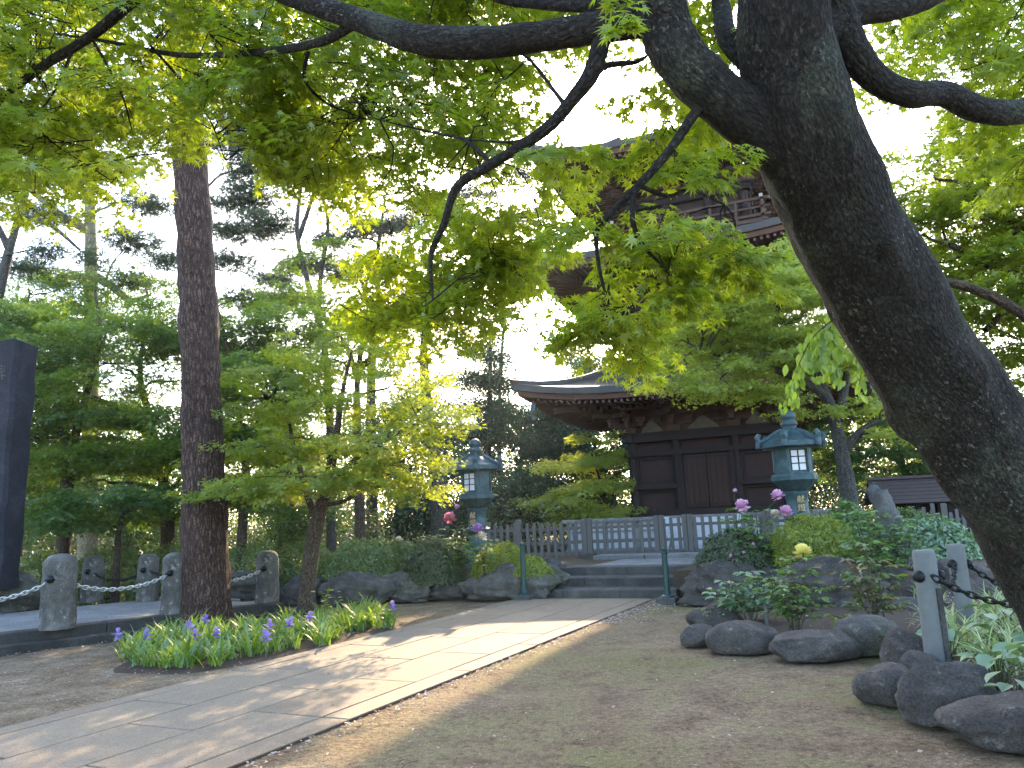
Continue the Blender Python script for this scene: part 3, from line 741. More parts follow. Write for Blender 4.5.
def balcony(z, hw):
    b = MB(); b.box((0, 0, z), (2 * hw + 1.9, 2 * hw + 1.9, 0.12)); fl = b.build('balcony_floor', M_['temple_pale'], PAG)
    b = MB(); e = hw + 0.86
    for s in range(4):
        Mz = Matrix.Rotation(s * math.pi / 2, 4, 'Z')
        for zz, th in ((0.14, 0.09), (0.42, 0.06), (0.72, 0.09)): b.box((0, -e, z + 0.06 + zz), (2 * e + 0.5 + 0.01 * (s % 2), th, th), M=Mz)
        for x in np.linspace(-e, e - 0.01, 7): b.box((x, -e + 0.001, z + 0.42), (0.08, 0.08, 0.72), M=Mz)
    rl = b.build('railing', M_['temple_pale'], PAG)
    b = MB()
    for s in range(4):
        Mz = Matrix.Rotation(s * math.pi / 2, 4, 'Z')
        for sx in (-1, 1): b.box((sx * (e + 0.27), -e, z + 0.78), (0.05, 0.11, 0.11), M=Mz)
    b.build('rail_end', M_['end_white'], rl)
q = TZ
z1 = storey(2.47, 1.03, 2.72, 5.10, 5.32, 1.15, 0.40, True)
balcony(z1 + 0.02, 1.95)
z2 = storey(2.2, z1 + 0.05, 2.1, 9.6, 5.22, 1.05, 0.5, False)
balcony(z2 + 0.02, 1.7)
z3 = storey(1.95, z2 + 0.05, 1.55, 13.5, 4.78, 1.35, 0.5, False)
b = MB(); b.box((0, 0, z3 + 0.2), (2.3, 2.3, 0.6), taper=0.9)
b.loft([(0.5, 0.5), (0.55, 0.7), (0.3, 0.95), (0.09, 1.0), (0.07, 6.0), (0.02, 6.6)], 12, c=(0, 0, z3))
for k in range(9): b.torus((0, 0, z3 + 1.5 + 0.42 * k), 0.42 - 0.02 * k, 0.05)
b.build('finial_spire', M_['bronze'], PAG, auto=40)

# ------------------------------------------------------------------ picket fence before the pagoda
fo = Vector((1.9, 21.6, TZ)); fr_ = Vector((0.92, -0.39, 0)).normalized()
fe = thing('picket_fence', fo, 'weathered grey wooden picket fence with thick posts in front of the pagoda', 'fence', math.atan2(fr_.y, fr_.x))
b = MB()
posts = [-3.0, -2.05, 0.0, 2.0, 2.75, 4.75, 6.75, 8.7]
x = -3.0
while x < 8.6:
    if min(abs(x - p) for p in posts) > 0.1:
        hgt = 0.94 + random.uniform(-0.015, 0.015); b.box((x, 0, 0.05 + hgt / 2), (0.085, 0.035, hgt), M=Matrix.Rotation(random.uniform(-0.012, 0.012), 4, 'Y'), ch=0.018)
    x += 0.205
b.build('pickets', M_['fence_wood'], fe)
b = MB()
for z in (0.13, 0.42, 0.80): b.box((2.8, 0.045, z), (11.7, 0.045, 0.075))
b.build('rail', M_['fence_wood'], fe)
for i, p in enumerate(posts):
    for q in ((-0.07, 0.07) if i in (2, 3, 4, 5, 6) else (0,)):
        b = MB(); b.box((p + q, 0.005 if q < 0 else 0, 0.53), (0.125, 0.125, 1.06 if i != 1 else 1.14), ch=0.02); po = b.build('post', M_['fence_wood'], fe)
    b = MB(); b.box((p, 0, 0.05), (0.42, 0.3, 0.14), ch=0.02); b.build('post_foot', M_['step_stone'], po)

# ------------------------------------------------------------------ shed at the right
sp = P(926, 514, 24.5); sp.z = TZ
sh = thing('shed', sp, 'small dark open shed with brown board roof behind the right bed', 'shed', -0.25); sh.scale = (.68, .68, .68)
for x in (-1.6, -0.3, 1.0, 2.3):
    for y in (0.0, 1.8): b = MB(); b.box((x, y, 0.9), (0.12, 0.12, 1.8)); b.build('post', M_['temple_wood'], sh)
b = MB(); b.box((0.35, 0.0, 1.72), (4.1, 0.1, 0.14)); b.box((0.35, 1.8, 1.72), (4.1, 0.1, 0.14)); b.build('eave_beam', M_['temple_wood'], sh)
b = MB(); b.box((0.35, 1.86, 0.85), (4.0, 0.05, 1.7)); b.box((0.9, 0.9, 0.35), (2.4, 1.2, 0.7)); b.build('back_wall', M_['temple_wood'], sh)
b = MB(); 
for k in range(7):
    y0 = -0.55 + 0.25 * k; z0 = 1.72 + 0.17 * k
    for side in (0, 1):
        yy = y0 if not side else 2 * 0.95 - y0 + 0.01
        R = Matrix.Translation((0.35, yy, z0 + 0.035 * side * 0)) @ Matrix.Rotation(0.5 if not side else -0.5, 4, 'X'); b.box((0, 0, 0), (5.0, 0.33, 0.04), M=R)
b.box((0.35, 0.95, 2.86), (5.1, 0.22, 0.12)); b.build('roof', M_['shed_roof'], sh)
g2 = P(948, 517, 22.5); g2.z = TZ
f2 = thing('low_fence', g2, 'short grey picket fence standing in front of the dark shed', 'fence', -0.25); f2.scale = (.8, .8, .8)
b = MB()
for k in range(12): b.box((-1.1 + 0.2 * k, 0, 0.5 + 0.05 * (k % 2)), (0.11, 0.05, 1.0 + 0.1 * (k % 2)), ch=0.02)
b.build('pickets', M_['fence_wood'], f2)
b = MB(); b.box((0, 0.05, 0.75), (2.6, 0.05, 0.08)); b.box((0, 0.05, 0.25), (2.6, 0.05, 0.08)); b.build('rail', M_['fence_wood'], f2)

# ------------------------------------------------------------------ bronze lanterns
def text_mesh(name, body, size, mat, parent, loc, rot, ext=0.006):
    c = bpy.data.curves.new(name, 'FONT'); c.body = body; c.size = size; c.extrude = ext; c.align_x = 'CENTER'; c.align_y = 'CENTER'
    t = bpy.data.objects.new(name, c); COL.objects.link(t)
    dg = bpy.context.evaluated_depsgraph_get(); me = bpy.data.meshes.new_from_object(t.evaluated_get(dg))
    bpy.data.objects.remove(t, do_unlink=True)
    me.materials.clear()
    o = link(name, me, parent, mat); o.location = loc; o.rotation_euler = rot; return o
def lantern(loc, rz, label):
    t = thing('bronze_lantern', loc, label, 'lantern', rz, 'bronze lanterns flanking the steps')
    B = M_['bronze']; H6 = math.pi / 6
    b = MB(); b.loft([(0.56, 0), (0.56, 0.12), (0.53, 0.15), (0.47, 0.17), (0.46, 0.30), (0.42, 0.36), (0.30, 0.42)], 6, 0.0); b.build('base', B, t, auto=25)
    b = MB(); b.loft([(0.27, 0.40), (0.30, 0.44), (0.235, 0.50), (0.21, 0.62), (0.205, 0.80), (0.24, 0.84), (0.275, 0.88), (0.275, 0.93), (0.225, 0.96), (0.205, 1.0), (0.20, 1.18), (0.215, 1.30), (0.23, 1.33), (0.235, 1.37), (0.21, 1.39), (0.25, 1.43)], 28); b.build('stem', B, t, auto=35)
    b = MB(); b.loft([(0.24, 1.40), (0.33, 1.47), (0.42, 1.56), (0.46, 1.60), (0.46, 1.68), (0.43, 1.72), (0.33, 1.735)], 6, 0.0); b.build('bowl', B, t, auto=25)
    # light chamber: six posts, alternating panes and bronze panels
    b = MB(); b.loft([(0.375, 1.725), (0.375, 1.77)], 6); b.loft([(0.375, 2.18), (0.38, 2.24)], 6)
    for i in range(6):
        a = i * math.pi / 3; b.box((0.36 * math.cos(a), 0.36 * math.sin(a), 1.975), (0.055, 0.055, 0.43), rz=a)
    for i in range(6):
        a = i * math.pi / 3 + H6; R = Matrix.Rotation(a, 4, 'Z')
        if i % 2 == 1: b.box((0.315, 0, 1.975), (0.02, 0.345, 0.42), M=R); b.loft([(0.02, 0), (0.026, 0.004)], 10, M=R @ Matrix.Translation((0.325, 0, 2.08)) @ Matrix.Rotation(math.pi / 2, 4, 'Y'))
    ch = b.build('light_chamber', B, t)
    for i in (0, 2, 4):
        a = i * math.pi / 3 + H6; R = Matrix.Rotation(a, 4, 'Z')
        w_ = MB(); w_.box((0.30, 0, 1.975), (0.012, 0.29, 0.40), M=R); pn_ = w_.build('pane', M_['paper_pane'], ch)
        w_ = MB()
        for y in (-0.145, 0.0, 0.145): w_.box((0.312, y, 1.975), (0.018, 0.02, 0.41), M=R)
        for z in (1.775, 1.915, 2.045, 2.175): w_.box((0.3125, 0, z), (0.014, 0.305, 0.018), M=R)
        w_.build('lattice', M_['dark_metal'], ch)
    # hexagonal roof with scrolls
    b = MB(); b.loft([(0.34, 2.22), (0.585, 2.235), (0.605, 2.25), (0.60, 2.345), (0.50, 2.39), (0.39, 2.465), (0.28, 2.545), (0.18, 2.585), (0.13, 2.60)], 6, 0.0)
    for i in range(6):
        a = i * math.pi / 3; c, s_ = math.cos(a), math.sin(a)
        pr = [(0.16, 2.60), (0.30, 2.535), (0.45, 2.43), (0.57, 2.37), (0.64, 2.385), (0.655, 2.45), (0.625, 2.50), (0.58, 2.485)]
        b.tube([(r * c, r * s_, z) for r, z in pr], [0.03, 0.04, 0.045, 0.055, 0.06, 0.06, 0.055, 0.035], 8)
        b.tube([(r * c, r * s_, z) for r, z in [(0.60, 2.39), (0.645, 2.33), (0.65, 2.24)]], [0.06, 0.06, 0.055], 8)
    b.build('roof', B, t, auto=40)
    b = MB(); b.loft([(0.13, 2.58), (0.15, 2.61), (0.12, 2.64), (0.155, 2.68), (0.165, 2.72), (0.12, 2.77), (0.10, 2.785), (0.13, 2.81), (0.145, 2.86), (0.125, 2.92), (0.07, 2.96), (0.015, 2.985)], 20); b.build('finial', B, t, True)
    a = -math.pi / 2
    for k, chh in enumerate(('献', '燈')):
        text_mesh('inscription', chh, 0.15, M_['gold'], t, (0.216 * math.cos(a), 0.216 * math.sin(a), 1.22 - 0.16 * k), (math.pi / 2, 0, a + math.pi / 2), 0.014)
    return t
lr = P(799, 520, 15.2); lr.z = TZ + 0.02
lantern(lr, 0.0, 'tall blue-green bronze lantern beside the pink peonies in front of the pagoda')
ll = P(479, 565, 17.8); ll.z = TZ
lantern(ll, -math.pi / 6 + 0.05, 'tall dark green bronze lantern beside the red peony, on the bed left of the steps')

# ------------------------------------------------------------------ chained bollards, posts, chains
def bollard(px, py, hpx, wpx, gz, label, rz=0.0):
    g = G(px, py, gz); s = g.y / FPX; r = wpx * s / 2; h = hpx * s
    t = thing('bollard', g, label, 'bollard', rz, 'round-topped stone bollards on the platform')
    prof = [(r * 1.04, -0.02), (r * 1.03, 0.04), (r * 1.0, h * 0.3), (r * 0.97, h * 0.68), (r * 0.94, h * 0.84), (r * 0.85, h * 0.915), (r * 0.66, h * 0.965), (r * 0.38, h * 0.99), (r * 0.02, h)]
    prof = [(a, b_) for a, b_ in [(p, q) for p, q in spline(prof, 3)]]
    b = MB(); b.loft(prof, 28); o = b.build('shaft', M_['stone_bollard'], t, True)
    v = np.array([q.co[:] for q in o.data.vertices]); d = smooth_noise(v + px, 4.0, 0.02, px) + smooth_noise(v + px, 16, 0.006, px)
    v[:, :2] *= (1 + d / r * 0.8)[:, None]; o.data.vertices.foreach_set('co', v.astype(np.float32).ravel())
    b = MB(); b.loft([(0.05, 0), (0.06, 0.02), (0.05, 0.05), (0.02, 0.07)], 10, M=Matrix.Translation((0, -r * 0.93, h * 0.66)) @ Matrix.Rotation(math.pi / 2, 4, 'X'))
    b.torus((0, -r * 0.93 - 0.06, h * 0.66), 0.05, 0.014, M=None); b.build('ring_bolt', M_['dark_metal'], t, True)
    return Vector((g.x, g.y - r * 0.5, gz + h * 0.66)), r
B = {}
PZ = 0.272
B[1] = bollard(57, 627.5, 70, 31, PZ, 'mottled grey stone bollard at the front kerb beside the base rock, largest of all')
B[2] = bollard(174, 613, 58, 24, PZ, 'pale-edged stone bollard half hidden behind the big pine trunk')
B[3] = bollard(267, 602, 49, 22, PZ, 'stone bollard with a dark stained top at the end of the platform')
B[4] = bollard(92, 601, 43, 20, PZ, 'shaded back-row bollard nearest to the stele')
B[5] = bollard(147, 601, 45, 20, PZ, 'shaded back-row bollard nearest to the pine trunk')
def chain(name, a, b_, sag, label, mat, link_len=0.095, rad=0.0095, group=None, cat='chain'):
    a, b_ = Vector(a), Vector(b_); n = max(4, int((b_ - a).length * 1.03 / (link_len * 0.74)))
    pts = [a.lerp(b_, i / n) - Vector((0, 0, 4 * sag * (i / n) * (1 - i / n))) for i in range(n + 1)]
    m_ = MB()
    for i in range(n):
        c = (pts[i] + pts[i + 1]) / 2; d = (pts[i + 1] - pts[i]).normalized()
        side = d.cross(Vector((0, 0, 1))).normalized(); up = side.cross(d)
        y, z = (side, up) if i % 2 else (up, side)
        y2 = (y + z * 0.35).normalized(); z2 = d.cross(y2)
        M = Matrix((d, y2, z2)).transposed().to_4x4(); M.translation = c
        m_.torus((0, 0, 0), link_len * 0.31, rad, M, 12, 6, 1.75)
    return tag(m_.build(name, mat, None, True), label, cat, group)
gc = 'chains hung between the bollards'
b0 = Vector(G(-90, 644, PZ)); b0.z = 0.93
chain('chain', b0, B[1][0], 0.22, 'steel chain sagging from the left picture edge to the largest bollard', M_['steel'], group=gc)
chain('chain', B[1][0], B[2][0], 0.21, 'bright steel chain hanging between the largest bollard and the pine-side bollard', M_['steel'], group=gc)
chain('chain', B[2][0], B[3][0], 0.2, 'steel chain passing behind the pine trunk to the end bollard', M_['steel'], group=gc)
chain('chain', B[4][0], B[5][0], 0.2, 'thin dark chain hanging between the two back-row bollards', M_['dark_metal'], rad=0.008, group=gc)
chain('chain', B[5][0], B[3][0] + Vector((0, 0.3, 0)), 0.25, 'thin dark chain running from the back row behind the pine', M_['dark_metal'], rad=0.008, group=gc)

def stone_post(px, top, bot, Y, wpx, label, lean=0.0):
    a = P(px, bot, Y); tpt = P(px, top, Y); r = wpx * Y / FPX / 2; h = tpt.z + 0.05
    t = thing('chain_post', (a.x, a.y, 0), label, 'post', 0.2, 'grey stone posts of the right planter')
    b = MB(); b.loft([(r * 1.06, 0), (r * 1.04, 0.2), (r, h * 0.6), (r * 0.98, h - 0.035), (r * 0.93, h - 0.012), (r * 0.82, h)], 26)
    o = b.build('shaft', M_['concrete'], t, auto=40)
    for sx in (-1, 1):
        b = MB(); b.loft([(0.045, 0), (0.055, 0.015), (0.045, 0.05), (0.02, 0.06)], 10, M=Matrix.Rotation(sx * 1.25, 4, 'Z') @ Matrix.Translation((0, -r * 0.96, h * 0.80)) @ Matrix.Rotation(math.pi / 2, 4, 'X')); b.build('ring_bolt', M_['dark_metal'], t, True)
    if label.startswith('near'):
        b = MB(); b.box((0.02, -r - 0.002, h * 0.36), (0.05, 0.03, h * 0.7)); b.build('groove_strip', M_['step_stone'], t)
    return Vector((a.x, a.y, h * 0.80)), r
q1, r1 = stone_post(938, 555, 662, 7.2, 21, 'near grey stone chain post rising behind the largest boulder')
q2, r2 = stone_post(965, 548, 615, 9.0, 16, 'far grey stone chain post standing in the striped leaves')
gc = 'dark chains of the right planter'
chain('chain', q1 + Vector((0, -r1, 0)), P(1075, 600, 6.6), 0.13, 'dark iron chain swinging from the near stone post to the right', M_['dark_metal'], 0.085, 0.010, gc)
chain('chain', q2 + Vector((-r2 * 0.8, -r2 * 0.7, 0)), q1 + Vector((r1 * 0.5, r1, 0)), 0.33, 'dark iron chain looping between the near and far stone posts', M_['dark_metal'], 0.085, 0.010, gc)
chain('chain', q2 + Vector((r2, 0, 0)), P(1070, 590, 8.6), 0.16, 'dark iron chain leaving the far stone post to the right', M_['dark_metal'], 0.085, 0.010, gc)

def iron_post(px, top, bot, label):
    g = G(px, bot); h = P(px, top, g.y).z
    t = thing('iron_post', (g.x, g.y, 0), label, 'post', -0.44, 'green iron posts at the steps')
    b = MB(); b.box((0, 0, 0.055), (0.34, 0.30, 0.13), ch=0.02); b.build('foot_block', M_['step_stone'], t)
    b = MB(); b.loft([(0.12, 0.11), (0.12, 0.14), (0.075, 0.16), (0.06, 0.20), (0.052, 0.24), (0.05, h - 0.10), (0.06, h - 0.09), (0.06, h - 0.06), (0.045, h - 0.05), (0.055, h - 0.03), (0.045, h), (0.01, h + 0.015)], 16); b.build('pole', M_['iron_green'], t, auto=40)
    return Vector((g.x, g.y, h - 0.08))
i1 = iron_post(524.5, 543, 601, 'dark green iron post on a small block at the left end of the steps')
i2 = iron_post(668, 548, 604, 'dark green iron post on a small block at the right end of the steps')
chain('chain', i2, Vector(i2) + Vector((DX * 2.6, DY * 2.6, 0.25)) - rv * 0.5, 0.14, 'thin chain trailing from the right iron post up beside the steps', M_['iron_green'], 0.07, 0.008)

# stele on its base rock
sp_ = P(8, 572, 14.6); 
stl = thing('stone_stele', (sp_.x - 0.36, sp_.y, 0.72), 'towering dark stone stele with a carved inscription, cut by the left picture edge', 'monument', -0.2)
b = MB(); Hs = 4.62
prof = [(-0.72, -0.26), (0.42, -0.26), (0.47, -0.20), (0.46, 0.22), (0.40, 0.28), (-0.70, 0.28)]
vs = []; fs = []; n = len(prof); K = 14
for k in range(K + 1):
    z = Hs * k / K; s = 1.0 + 0.10 * (k / K); 
    for x, y in prof: vs.append((x * s + 0.02 * math.sin(k * 1.7 + y * 9), y * s + 0.012 * math.sin(k * 2.3 + x * 5), z + (0.05 * math.sin(x * 9 + y * 7) if k == K else 0)))
for k in range(K):
    for i in range(n): fs.append((k * n + i, k * n + (i + 1) % n, (k + 1) * n + (i + 1) % n, (k + 1) * n + i))
fs.append(tuple(K * n + i for i in range(n))); b.add(vs, fs); b.build('slab', M_['stone_stele'], stl, auto=30)
text_mesh('inscription', '碑', 0.34, M_['rock_bed'], stl, (0.18, -0.288, Hs - 0.62), (math.pi / 2, 0, 0), 0.012)

# weathered stump in the right bed
v, f, tcx = tube_arrays([(0, 0, 0), (-0.02, 0, 0.35), (-0.05, 0, 0.75), (-0.16, 0, 1.1), (-0.22, 0, 1.32), (-0.22, 0, 1.36)], [0.26, 0.22, 0.20, 0.19, 0.175, 0.02], 40)
v2, f2_, t2 = tube_arrays(spline([(0, 0, 0), (-0.02, 0, 0.35), (-0.05, 0, 0.75), (-0.16, 0, 1.1), (-0.22, 0, 1.30), (-0.22, 0, 1.33)], 8), np.interp(np.linspace(0, 1, 41), [0, .2, .4, .6, .8, .95, 1], [0.25, 0.2, 0.18, 0.175, 0.165, 0.15, 0.02]), 36)
d = smooth_noise(v2, 4, 0.05, 3) + smooth_noise(v2, 11, 0.03, 5); cx = np.interp(v2[:, 2], [0, 0.75, 1.3], [0, -0.05, -0.22])
v2[:, 0] += (v2[:, 0] - cx) * d * 4; v2[:, 1] += v2[:, 1] * d * 4
so = G(884, 548, TZ); so = P(896, 540, 13.6); so.z = TZ
stp = np_mesh('tree_stump', v2, f2_, M_['stone_stump'], None, True); stp.location = so
tag(stp, 'tall weathered grey stump leaning among the leafy bushes right of the lantern', 'stump')

# ------------------------------------------------------------------ foliage
def star(angs, lens, notch=0.30, wid=None, droop=0.16):
    """palmate leaf: 2 triangles per lobe; x runs along the leaf"""
    n = len(angs); v = [(0.0, 0.0, 0.0)]; f = []
    a = np.radians(angs); na = np.concatenate([[a[0] - 0.42], (a[1:] + a[:-1]) / 2, [a[-1] + 0.42]])
    for i, q in enumerate(na): r = notch if 0 < i < n else 0.16; v.append((r * math.cos(q), r * math.sin(q), 0.02))
    for i in range(n): v.append((lens[i] * math.cos(a[i]), lens[i] * math.sin(a[i]), -droop * lens[i] ** 2))
    for i in range(n): f += [(0, 1 + i, n + 2 + i), (0, n + 2 + i, 2 + i)]
    return np.array(v), np.array(f)
L7 = star([-112, -76, -38, 0, 38, 76, 112], [0.45, 0.72, 0.92, 1.0, 0.92, 0.72, 0.45])
L5 = star([-95, -48, 0, 48, 95], [0.6, 0.88, 1.0, 0.88, 0.6], 0.34)
L3 = (np.array([(-0.1, -0.12, 0), (-0.1, 0.12, 0), (1, 0, -0.15), (0, -0.2, 0), (0.25, 0, 0), (0.35, -0.8, -0.1), (0, 0.2, 0), (0.35, 0.8, -0.1)]), np.array([(0, 2, 1), (3, 5, 4), (6, 4, 7)]))
LR = (np.array([(0, 0, 0), (0.45, -0.26, 0.04), (1, 0, -0.08), (0.45, 0.26, 0.04)]), np.array([(0, 1, 2), (0, 2, 3)]))
LO = (np.array([(0, 0, 0), (0.25, -0.2, 0.05), (0.55, -0.24, 0.05), (0.8, -0.14, 0), (1, 0, -0.1), (0.8, 0.14, 0), (0.55, 0.24, 0.05), (0.25, 0.2, 0.05), (0.5, 0, -0.03)]),
      np.array([(0, 1, 8), (1, 2, 8), (2, 3, 8), (3, 4, 8), (4, 5, 8), (5, 6, 8), (6, 7, 8), (7, 0, 8)]))
def needle_tuft(n=13, seed=0):
    r = np.random.default_rng(seed); v = []; f = []
    for i in range(n):
        d = r.normal(size=3); d[2] = abs(d[2]) * 0.9 + 0.1; d /= np.linalg.norm(d); s = np.cross(d, r.normal(size=3)); s /= np.linalg.norm(s)
        b = len(v); v += [tuple(-s * 0.05), tuple(s * 0.05), tuple(d)]; f.append((b, b + 1, b + 2))
    return np.array(v), np.array(f)
LN = needle_tuft()

def unit(a): return a / np.maximum(np.linalg.norm(a, axis=-1, keepdims=True), 1e-9)
class Leaves:
    """gathers leaves and writes them as one mesh"""
    def __init__(s): s.p = []; s.d = []; s.n = []; s.s = []; s.r = []
    def add(s, p, d, n, size, r=None):
        p = np.asarray(p, dtype=float); k = len(p)
        s.p.append(p); s.d.append(np.asarray(d, dtype=float)); s.n.append(np.asarray(n, dtype=float))
        s.s.append(np.broadcast_to(size, (k,)).astype(float)); s.r.append(RNG.random(k) if r is None else np.broadcast_to(r, (k,)))
    def build(s, name, tmpl, mat, parent, org):
        p, d, n, z, r = (np.concatenate(x) for x in (s.p, s.d, s.n, s.s, s.r))
        d = unit(d); n = unit(n - d * np.sum(n * d, axis=1, keepdims=True)); b = np.cross(n, d)
        tv, tf = tmpl; k = len(tv)
        v = p[:, None] + z[:, None, None] * (d[:, None] * tv[None, :, 0:1] + b[:, None] * tv[None, :, 1:2] + n[:, None] * tv[None, :, 2:3])
        f = tf[None] + (np.arange(len(p)) * k)[:, None, None]
        return np_mesh(name, v.reshape(-1, 3), f.reshape(-1, tf.shape[1]), mat, parent, False, rnd=np.repeat(r, k), org=org)

def make_spray(seed, L=0.62, step=0.05, flat=0.03):
    """a maple branchlet lying along +x: leaf points, directions, normals and its twigs"""
    r = np.random.default_rng(seed); P_ = []; D = []; T = []
    main = [np.array([0, 0, 0.0])]; ang = 0; k = 9
    for i in range(k): ang += r.normal(0, 0.16); main.append(main[-1] + L / k * np.array([math.cos(ang), math.sin(ang), -0.05 - 0.02 * i * r.random()]))
    T.append((np.array(main), 0.004, 0.0012))
    for i in range(1, k + 1):
        p = main[i]; t = unit(main[i] - main[i - 1])
        for sg in (-1, 1):
            if r.random() < 0.12: continue
            l = L * (0.62 - 0.42 * i / k) * r.uniform(0.6, 1.15); a = sg * r.uniform(0.6, 1.05)
            d = np.array([t[0] * math.cos(a) - t[1] * math.sin(a), t[0] * math.sin(a) + t[1] * math.cos(a), r.normal(-0.12, 0.12)])
            tw = [p]; m = max(2, int(l / step))
            for j in range(m): tw.append(tw[-1] + d * l / m + np.array([0, 0, -0.004 * j])); d = unit(d + r.normal(0, 0.13, 3) * [1, 1, 0.5])
            T.append((np.array(tw), 0.002, 0.0008))
            for j in range(1, m + 1):
                for s2 in (-1, 1):
                    b = s2 * r.uniform(0.5, 1.2); dd = np.array([d[0] * math.cos(b) - d[1] * math.sin(b), d[0] * math.sin(b) + d[1] * math.cos(b), r.normal(-0.35, 0.25)])
                    P_.append(tw[j] + unit(dd) * 0.018 + r.normal(0, 0.006, 3)); D.append(dd)
            P_.append(tw[-1]); D.append(d + [0, 0, -0.3])
    P_ = np.array(P_); D = unit(np.array(D)); n = len(P_)
    P_[:, 2] += r.normal(0, flat, n)
    Nn = unit(np.array([0, 0, 1.0]) + r.normal(0, 0.36, (n, 3)))
    return P_, D, Nn, T
SPRAYS = [make_spray(s) for s in range(8)]
def thin_spray(sp, keep, seed):
    r = np.random.default_rng(seed); i = r.random(len(sp[0])) < keep
    return sp[0][i], sp[1][i], sp[2][i], sp[3]

def rotm(yaw, pitch, roll):
    cy, sy, cp, sp_, cr, sr = math.cos(yaw), math.sin(yaw), math.cos(pitch), math.sin(pitch), math.cos(roll), math.sin(roll)
    return np.array([[cy, -sy, 0], [sy, cy, 0], [0, 0, 1]]) @ np.array([[cp, 0, sp_], [0, 1, 0], [-sp_, 0, cp]]) @ np.array([[1, 0, 0], [0, cr, -sr], [0, sr, cr]])
def place_spray(lv, wood, pos, yaw, pitch=0.08, roll=0.0, scale=1.0, leaf=0.055, keep=1.0, twig_sides=0, tint=None, face=None):
    sp = SPRAYS[int(RNG.integers(len(SPRAYS)))]
    if keep < 1: sp = thin_spray(sp, keep, int(RNG.integers(1 << 30)))
    R = rotm(yaw, pitch, roll); p = sp[0] * scale @ R.T + np.asarray(pos); k = len(p)
    base = RNG.random() if tint is None else tint
    nn = sp[2] @ R.T
    if face is not None: nn = nn + np.asarray(face) + RNG.normal(0, .3, nn.shape)
    lv.add(p, sp[1] @ R.T, nn, leaf * RNG.uniform(0.7, 1.2, k), np.clip(base * 0.5 + RNG.random(k) * 0.5, 0, 1))
    if twig_sides and wood is not None:
        for t, ra, rb in sp[3][:1] if twig_sides < 3 else sp[3]:
            q = t * scale @ R.T + np.asarray(pos); wood.tube(q, np.linspace(ra, rb, len(q)) * scale * 1.2, 3)

def connect(a, b, r, lift=0.12, n=5, wig=0.06):
    """bent limb from a to b"""
    a, b = np.asarray(a, float), np.asarray(b, float); L = np.linalg.norm(b - a); t = np.linspace(0, 1, n + 1)[:, None]
    m = a + (b - a) * t; m[:, 2] += (lift * L * np.sin(np.pi * t))[:, 0]
    m[1:-1] += r.normal(0, wig * L, (n - 1, 3)) * [1, 1, 0.6]; return m

